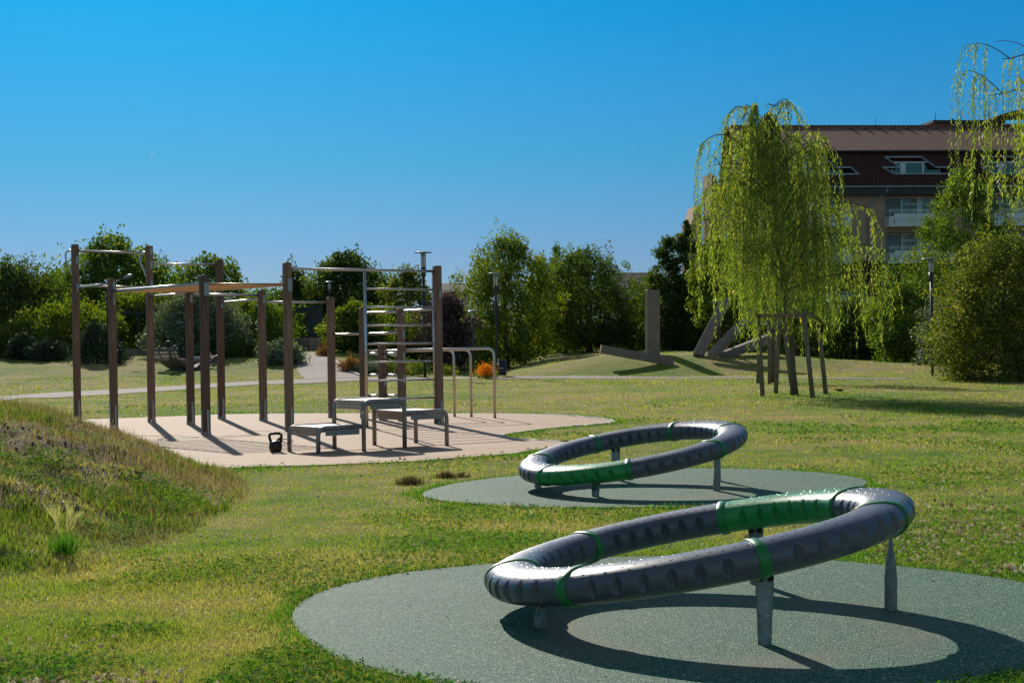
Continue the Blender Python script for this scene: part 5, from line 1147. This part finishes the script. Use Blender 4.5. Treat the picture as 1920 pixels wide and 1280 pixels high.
# windows and balconies
for h in hl:
    x0, zb0, x1, zt0 = h[0].x, h[0].z, h[2].x, h[1].z; w_ = x1-x0; f = MB(); y_ = 1.0
    fr = MB()
    for a_, b_, c_, d_ in [(x0, x1, zt0-.10, zt0), (x0, x1, zb0, zb0+.10), (x0, x0+.09, zb0+.10, zt0-.10), (x1-.09, x1, zb0+.10, zt0-.10), (x0+w_*.33, x0+w_*.33+.14, zb0+.10, zt0-.10), (x0+w_*.60, x0+w_*.60+.42, zb0+.10, zt0-.10), (x0+w_*.33+.14, x0+w_*.60, zt0-.62, zt0-.52), (x0+w_*.60+.42, x1-.09, zt0-.62, zt0-.52)]:
        fr.box(((a_+b_)/2, y_, (c_+d_)/2), (b_-a_, .10, d_-c_))
    wo = fr.build('window', MT['white'], bld)
    p = MB(); p.box(((x0+x1)/2, y_+.06, (zb0+zt0)/2), (w_, .02, zt0-zb0)); p.build('pane', MT['pane'], wo)
    c_ = MB(); rr_ = random.Random(int(x0*10+zb0*7))
    for (a_, b_) in ((x0+.1, x0+w_*.32), (x0+w_*(.50 if rr_.random() < .5 else .44), x0+w_*.59)):
        n_ = 14; pts = [(a_+(b_-a_)*k/n_, y_+.042+.012*math.sin(k*2.1)) for k in range(n_+1)]
        c_.add([(px_, py_, zb0+.1) for px_, py_ in pts]+[(px_, py_, zt0-.1) for px_, py_ in pts], [[k, k+1, k+n_+2, k+n_+1] for k in range(n_)], 0, True)
    c_.build('curtain', MT['curtain'], wo)
    bx0, bx1 = x0-.12, x1+.12; dz = zb0
    bal = MB(); 
    bal.box(((bx0+bx1)/2, -.55, dz-.10), (bx1-bx0, 1.3, .16)); bal.box(((bx0+bx1)/2, -1.15, dz+.16), (bx1-bx0-.9, .06, .36)); bal.box((bx0+.05, -.55, dz+.30), (.10, 1.24, .66)); bal.box((bx1-.05, -.55, dz+.30), (.10, 1.24, .66))
    bal.box((bx0+.24, -1.15, dz+.30), (.26, .06, .66)); bal.box((bx1-.24, -1.15, dz+.30), (.26, .06, .66))
    bo = bal.build('balcony', MT['white'], bld)
    MB().box(((bx0+bx1)/2, -1.17, dz+.60), (bx1-bx0-.8, .03, .46)).build('front_panel', MT['white'], bo)
    rl = MB()
    for zz in (.98, 1.12): rl.beam((bx0, -1.2, dz+zz), (bx1, -1.2, dz+zz), .04, .045); rl.beam((bx0+.02, -1.2, dz+zz), (bx0+.02, 0, dz+zz), .04, .045); rl.beam((bx1-.02, -1.2, dz+zz), (bx1-.02, 0, dz+zz), .04, .045)
    for k in range(6): xx = bx0+.03+(bx1-bx0-.06)*k/5; rl.beam((xx, -1.2, dz+.5), (xx, -1.2, dz+1.12), .035, .035)
    rl.build('railing', MT['white'], bo)
# mansard with dormer cut-outs
def mp(px, py):                                    # point on the mansard slope
    t = 0
    for _ in range(12):
        s, z = bl(px, py, t); t = D1*(z-z_eave2)/(z_guta-z_eave2)-.6; 
    return Vector((s, t, z))
z_eave2 = bl(1600, 350, -.6)[1]
def on_slope(s, z): return Vector((s, (D1+.6)*(z-z_eave2)/(z_guta-z_eave2)-.6, z))
dz0, dz1, dzm = bl(1700, 326, .2)[1], bl(1700, 294, 1.6)[1], bl(1700, 313.5, .8)[1]
dsh = []
for k in range(-1, 4):
    o_ = bl(1663, 300, 1.5)[0]+per*k; dsh.append([(o_+.2, dz0), (o_-.5, dzm), (o_+.95, dzm), (o_, dz1), (o_+3.05, dz1), (o_+3.85, dzm), (o_+5.0, dzm), (o_+5.4, dz0)])
outer = [on_slope(s0-.3, z_eave2), on_slope(s1, z_eave2), on_slope(s1, z_guta), on_slope(s0-.3, z_guta)]
hs_ = [[on_slope(*p) for p in h[::-1]] for h in dsh if h[-1][0] < s1]; allp = outer+[p for h in hs_ for p in h]
proj = lambda L: [Vector((p.x, p.z, 0)) for p in L]
tri = tessellate_polygon([proj(outer)]+[proj(h) for h in hs_]); mb = MB(); mb.add(allp, [list(t) for t in tri]); rf = mb.build('mansard_roof', MT['roof_lo'], bld); uvs(rf, lambda c: (c.x, c.z*1.25))
for h in hs_:
    back = [Vector((p.x, 3.0, p.z)) for p in h]; n_ = len(h); mb = MB(); mb.add(h+back, [[i, (i+1) % n_, (i+1) % n_+n_, i+n_] for i in range(n_)]); mb.add(back, [list(t) for t in tessellate_polygon([proj(back)])]); do = mb.build('dormer', MT['brown'], bld)
    e_ = MB()
    for i in range(n_): e_.beam(h[i]+Vector((0, -.06, .02)), h[(i+1) % n_]+Vector((0, -.06, .02)), .16, .10)
    e_.build('flashing', MT['zinc'], do)
    xs = [p.x for p in h]; x0, x1 = min(xs)+.9, max(xs)-.95; z0_, z1_ = dz0+.02, dz1-.38; yw = 1.75
    f = MB()
    for a_, b_, c_, d_ in [(x0, x1, z1_-.1, z1_), (x0, x1, z0_, z0_+.1), (x0, x0+.1, z0_, z1_), (x1-.1, x1, z0_, z1_), (x0+.75, x0+1.2, z0_, z1_), (x0+2.55, x0+2.7, z0_, z1_)]: f.box(((a_+b_)/2, yw, (c_+d_)/2), (b_-a_, .1, d_-c_+.001*len(f.v)))
    wo = f.build('window', MT['white'], bld); MB().box(((x0+x1)/2, yw+.07, (z0_+z1_)/2), (x1-x0, .02, z1_-z0_)).build('pane', MT['pane'], wo)
mb = MB(); yo = D1-.25; mb.add([(s0-.5, yo, z_guta+.06), (s1, yo, z_guta+.06), (s1, DR, z_ridge), (s0-.5, DR, z_ridge)], [[0, 1, 2, 3]]); mb.add([(s0-.5, DR, z_ridge), (s1, DR, z_ridge), (s1, DP+.5, z_eave), (s0-.5, DP+.5, z_eave)], [[0, 1, 2, 3]])
rf = mb.build('roof', MT['roof_up'], bld); uvs(rf, lambda c: (c.x*1.0, c.y*1.15))
mb = MB()
xx = s0
while xx < s1: mb.tube([(xx, DR, z_ridge+.03), (xx+.33, DR, z_ridge+.05)], .11, 6); xx += .36
mb.build('ridge_tile', MT['roof_up'], rf)
for xx in np.arange(bl(1590, 242, DR)[0], s1, 1.23*1.0):
    q_ = DR-.7; mb = MB(); mb.box((xx, q_, z_ridge-.7*(z_ridge-z_guta)/(DR-yo)+.08), (.22, .25, .12)); mb.build('vent_tile', MT['fascia'], rf)
mb = MB(); mb.tube([(s0-.4, yo-.1, z_guta-.02), (s1, yo-.1, z_guta-.02)], .10, 8); mb.build('gutter', MT['fascia'], bld)
mb = MB(); mb.box(((s0+s1)/2, -.35, (z_eave2+z_eave)/2-.16), (s1-s0+.6, .8, z_eave2-z_eave+.12)); mb.build('eaves_fascia', MT['fascia'], bld)
mb = MB(); mb.tube([(s0-.4, -.82, z_eave2-.03), (s1, -.82, z_eave2-.03)], .08, 8); mb.build('gutter', MT['zinc'], bld)
for k in range(-1, 3):
    xx = bl(1626, 400)[0]+per*k; MB().tube([(xx, -.12, 2), (xx, -.12, z_eave-1.1), (xx+1.4, -.75, z_eave+.1), (xx+1.4, -.8, z_eave2)], .065, 8).build('drainpipe', MT['zinc'], bld)
# lower skirt roof
zl1 = bl(1640, 489)[1]; zl0 = bl(1640, 538)[1]; mb = MB(); mb.add([(s0-.3, -2.0, zl0), (s1, -2.0, zl0), (s1, -.01, zl1), (s0-.3, -.01, zl1)], [[0, 1, 2, 3]]); mb.add([(s0-.3, -2.0, zl0), (s1, -2.0, zl0), (s1, -2.0, zl0-.3), (s0-.3, -2, zl0-.3)], [[3, 2, 1, 0]]); rf2 = mb.build('skirt_roof', MT['roof_lo'], bld); uvs(rf2, lambda c: (c.x, c.z*1.3))
a_, zz = bl(1600, 553, -2.2); b_, z2 = bl(1620, 571, -2.2); MB().box(((a_+b_)/2, -2.3, (zz+z2)/2), (b_-a_, .06, zz-z2)).build('awning', MT['white'], bld)
for (x_, y0_, y1_) in ((1642, 222, 237), (1500, 224, 237)): s_, z_ = bl(x_, y0_, DR); MB().tube([(s_, DR, z_ridge), (s_, DR, z_)], .018, 5).build('lightning_rod', MT['dark'], bld)
# stair tower at the left end: slanted fins with a barred opening between
tw = MB()
def fin(pxa, pxb, ya, yb, t0, th, mb):
    sa_, za = bl(pxa, ya, t0); sb_, zb = bl(pxb, yb, t0); mb.add([(sa_, t0, 0), (sb_, t0, 0), (sb_, t0, zb), (sa_, t0, za), (sa_, t0+th, 0), (sb_, t0+th, 0), (sb_, t0+th, zb), (sa_, t0+th, za)], [[0, 1, 2, 3], [7, 6, 5, 4], [3, 2, 6, 7], [0, 3, 7, 4], [1, 5, 6, 2]])
fin(1294, 1306, 425, 386, 2.0, 3, tw); fin(1306, 1315, 387, 385, 2.0, 3, tw); fin(1334, 1344, 325, 336, 3.0, 3, tw); fin(1344, 1354, 345, 360, 2.5, 3, tw)
sa_, za = bl(1314, 451, 3.4); sb_, zb = bl(1350, 457, 3.4); tw.box(((sa_+sb_)/2, 3.8, zb/2), (sb_-sa_, 1.2, zb)); sa_, za = bl(1314, 409, 3.4); tw.box(((sa_+sb_)/2, 3.8, za), (sb_-sa_, 1.2, .25))
to = tw.build('stair_tower', MT['render'], bld)
gr = MB()
for y_ in np.linspace(414, 450, 9): p, q_ = bl(1314, y_, 3.5), bl(1350, y_, 3.5); gr.beam((p[0], 3.5, p[1]), (q_[0], 3.5, p[1]), .05, .06)
for x_ in (1323, 1332, 1341): p, q_ = bl(x_, 409, 3.5), bl(x_, 455, 3.5); gr.beam((p[0], 3.5, q_[1]), (p[0], 3.5, p[1]), .05, .05)
for x_ in (1321, 1327, 1331): p, q_ = bl(x_, 376, 3.5), bl(x_, 409, 3.5); gr.beam((p[0], 3.5, q_[1]), (p[0], 3.5, p[1]), .05, .05)
p = bl(1321, 376, 3.5); q_ = bl(1335, 370, 3.5); gr.beam((p[0], 3.5, p[1]), (q_[0], 3.5, q_[1]), .05, .05)
gr.build('window_grille', MT['dark'], to)
# roof-top flat and the curved roof behind
ph_ = thing('rooftop_block', 'flat dark plant room rising behind the tiled ridge', 'rooftop block', tuple(BO), AN); p = bl(1745, 229, 12); q_ = bl(1868, 229, 12)
MB().box(((p[0]+q_[0])/2, 13.5, p[1]-2.2), (q_[0]-p[0], 5, 4)).build('wall', MT['brown'], ph_); MB().box(((p[0]+q_[0])/2, 13.5, p[1]-.12), (q_[0]-p[0]+.6, 5.6, .22)).build('flat_roof', MT['fascia'], ph_)
for x_, y_ in ((1754, 213), (1800, 207)): s_, z_ = bl(x_, y_, 12); MB().tube([(s_, 12, p[1]), (s_, 12, z_)], .03, 5).build('lightning_rod', MT['dark'], ph_)
s_, z_ = bl(1789, 222, 12); MB().tube([(s_, 12.4, p[1]-.1), (s_, 12.4, z_)], .11, 8).build('flue', MT['fascia'], ph_)
cr = thing('curved_roof_building', 'dark building with an arched roof edge at the top right behind the ridge', 'building', tuple(BO), AN)
mb = MB(); P_ = []; T0 = 30.0
for x_, y_ in ((1845, 229), (1860, 222), (1880, 214), (1905, 207), (1935, 202), (1975, 199), (2060, 198)): P_.append(bl(x_, y_, T0))
vs = [(s_, T0, z_) for s_, z_ in P_]+[(s_, T0+10, z_) for s_, z_ in P_]+[(s_, T0, z_-.5) for s_, z_ in P_]; n_ = len(P_)
mb.add(vs, [[i, i+1, i+1+n_, i+n_] for i in range(n_-1)]+[[i+2*n_, i+1+2*n_, i+1, i] for i in range(n_-1)]); rfc = mb.build('roof', MT['roof_lo'], cr); uvs(rfc, lambda c: (c.x, c.y))
a_ = bl(1862, 234, T0+2)[0]; b_ = bl(2060, 234, T0+2)[0]; MB().box(((a_+b_)/2, T0+5, P_[2][1]/2-.4), (b_-a_, 6, P_[2][1]-.6)).build('wall', MT['brown'], cr)

# distant houses with blue-grey roofs
def house(label, pxl, pxr, yr, ye, Z_, group='distant houses between the trees', gable=None):
    a_, b_ = W(pxl, yr, Z_), W(pxr, yr, Z_); t_ = thing('house', label, 'house', ((a_.x+b_.x)/2, Z_, 0), 0, group); zr_ = a_.z; ze = W(pxl, ye, Z_).z; hw = (b_.x-a_.x)/2
    mb = MB(); mb.add([(-hw, 0, zr_), (hw, 0, zr_), (hw, -4.5, ze), (-hw, -4.5, ze), (hw, 4.5, ze), (-hw, 4.5, ze)], [[0, 3, 2, 1], [0, 1, 4, 5]]); o = mb.build('roof', MT['roof_blue'], t_); uvs(o, lambda c: (c.x, c.y*1.3))
    mb = MB(); mb.box((0, 0, ze/2), (2*hw-.6, 8, ze)); mb.add([(-hw+.3, -4, ze), (-hw+.3, 4, ze), (-hw+.3, 0, zr_-.15)], [[0, 2, 1]]); mb.add([(hw-.3, -4, ze), (hw-.3, 4, ze), (hw-.3, 0, zr_-.15)], [[0, 1, 2]]); mb.build('wall', MT['white'], t_)
    for k in range(int(hw*2/3)): MB().box((-hw+2+k*3, -4.02, ze-1.6), (1.1, .06, 1.3)).build('window', MT['pane'], t_)
    return t_
h1 = house('distant house with blue-grey roof and aerial behind the purple tree', 815, 896, 531.5, 552, 130); a_ = W(868, 515, 130); MB().tube([(a_.x, 130, W(868, 532, 130).z), (a_.x, 130, a_.z)], .025, 5).build('aerial', MT['dark'], h1, local=False)
house('distant house with blue-grey roof right of the dark rounded tree', 1120, 1226, 512, 545, 140)

# a few fallen leaves and crumbs on the rubber and the lawn
r_ = np.random.default_rng(77); lx = r_.uniform(-1, 3.2, 90); ly = np.concatenate([r_.uniform(5.6, 9.6, 60), r_.uniform(12.3, 16, 30)]); lz = np.array([float(H(a, b)) for a, b in zip(lx, ly)])+.022
q_ = leaves_at(np.stack([lx, ly, lz], 1), r_.uniform(.010, .028, 90), 0, .6); q_[:, :, 2] = lz[:, None]+(q_[:, :, 2]-lz[:, None])*.3
tag(np_mesh('fallen_leaves', q_, 4, LF['tuft'], rnd=r_.uniform(0, 1, 90)), kind='stuff', label='scattered small dry leaves and crumbs on the green rubber')
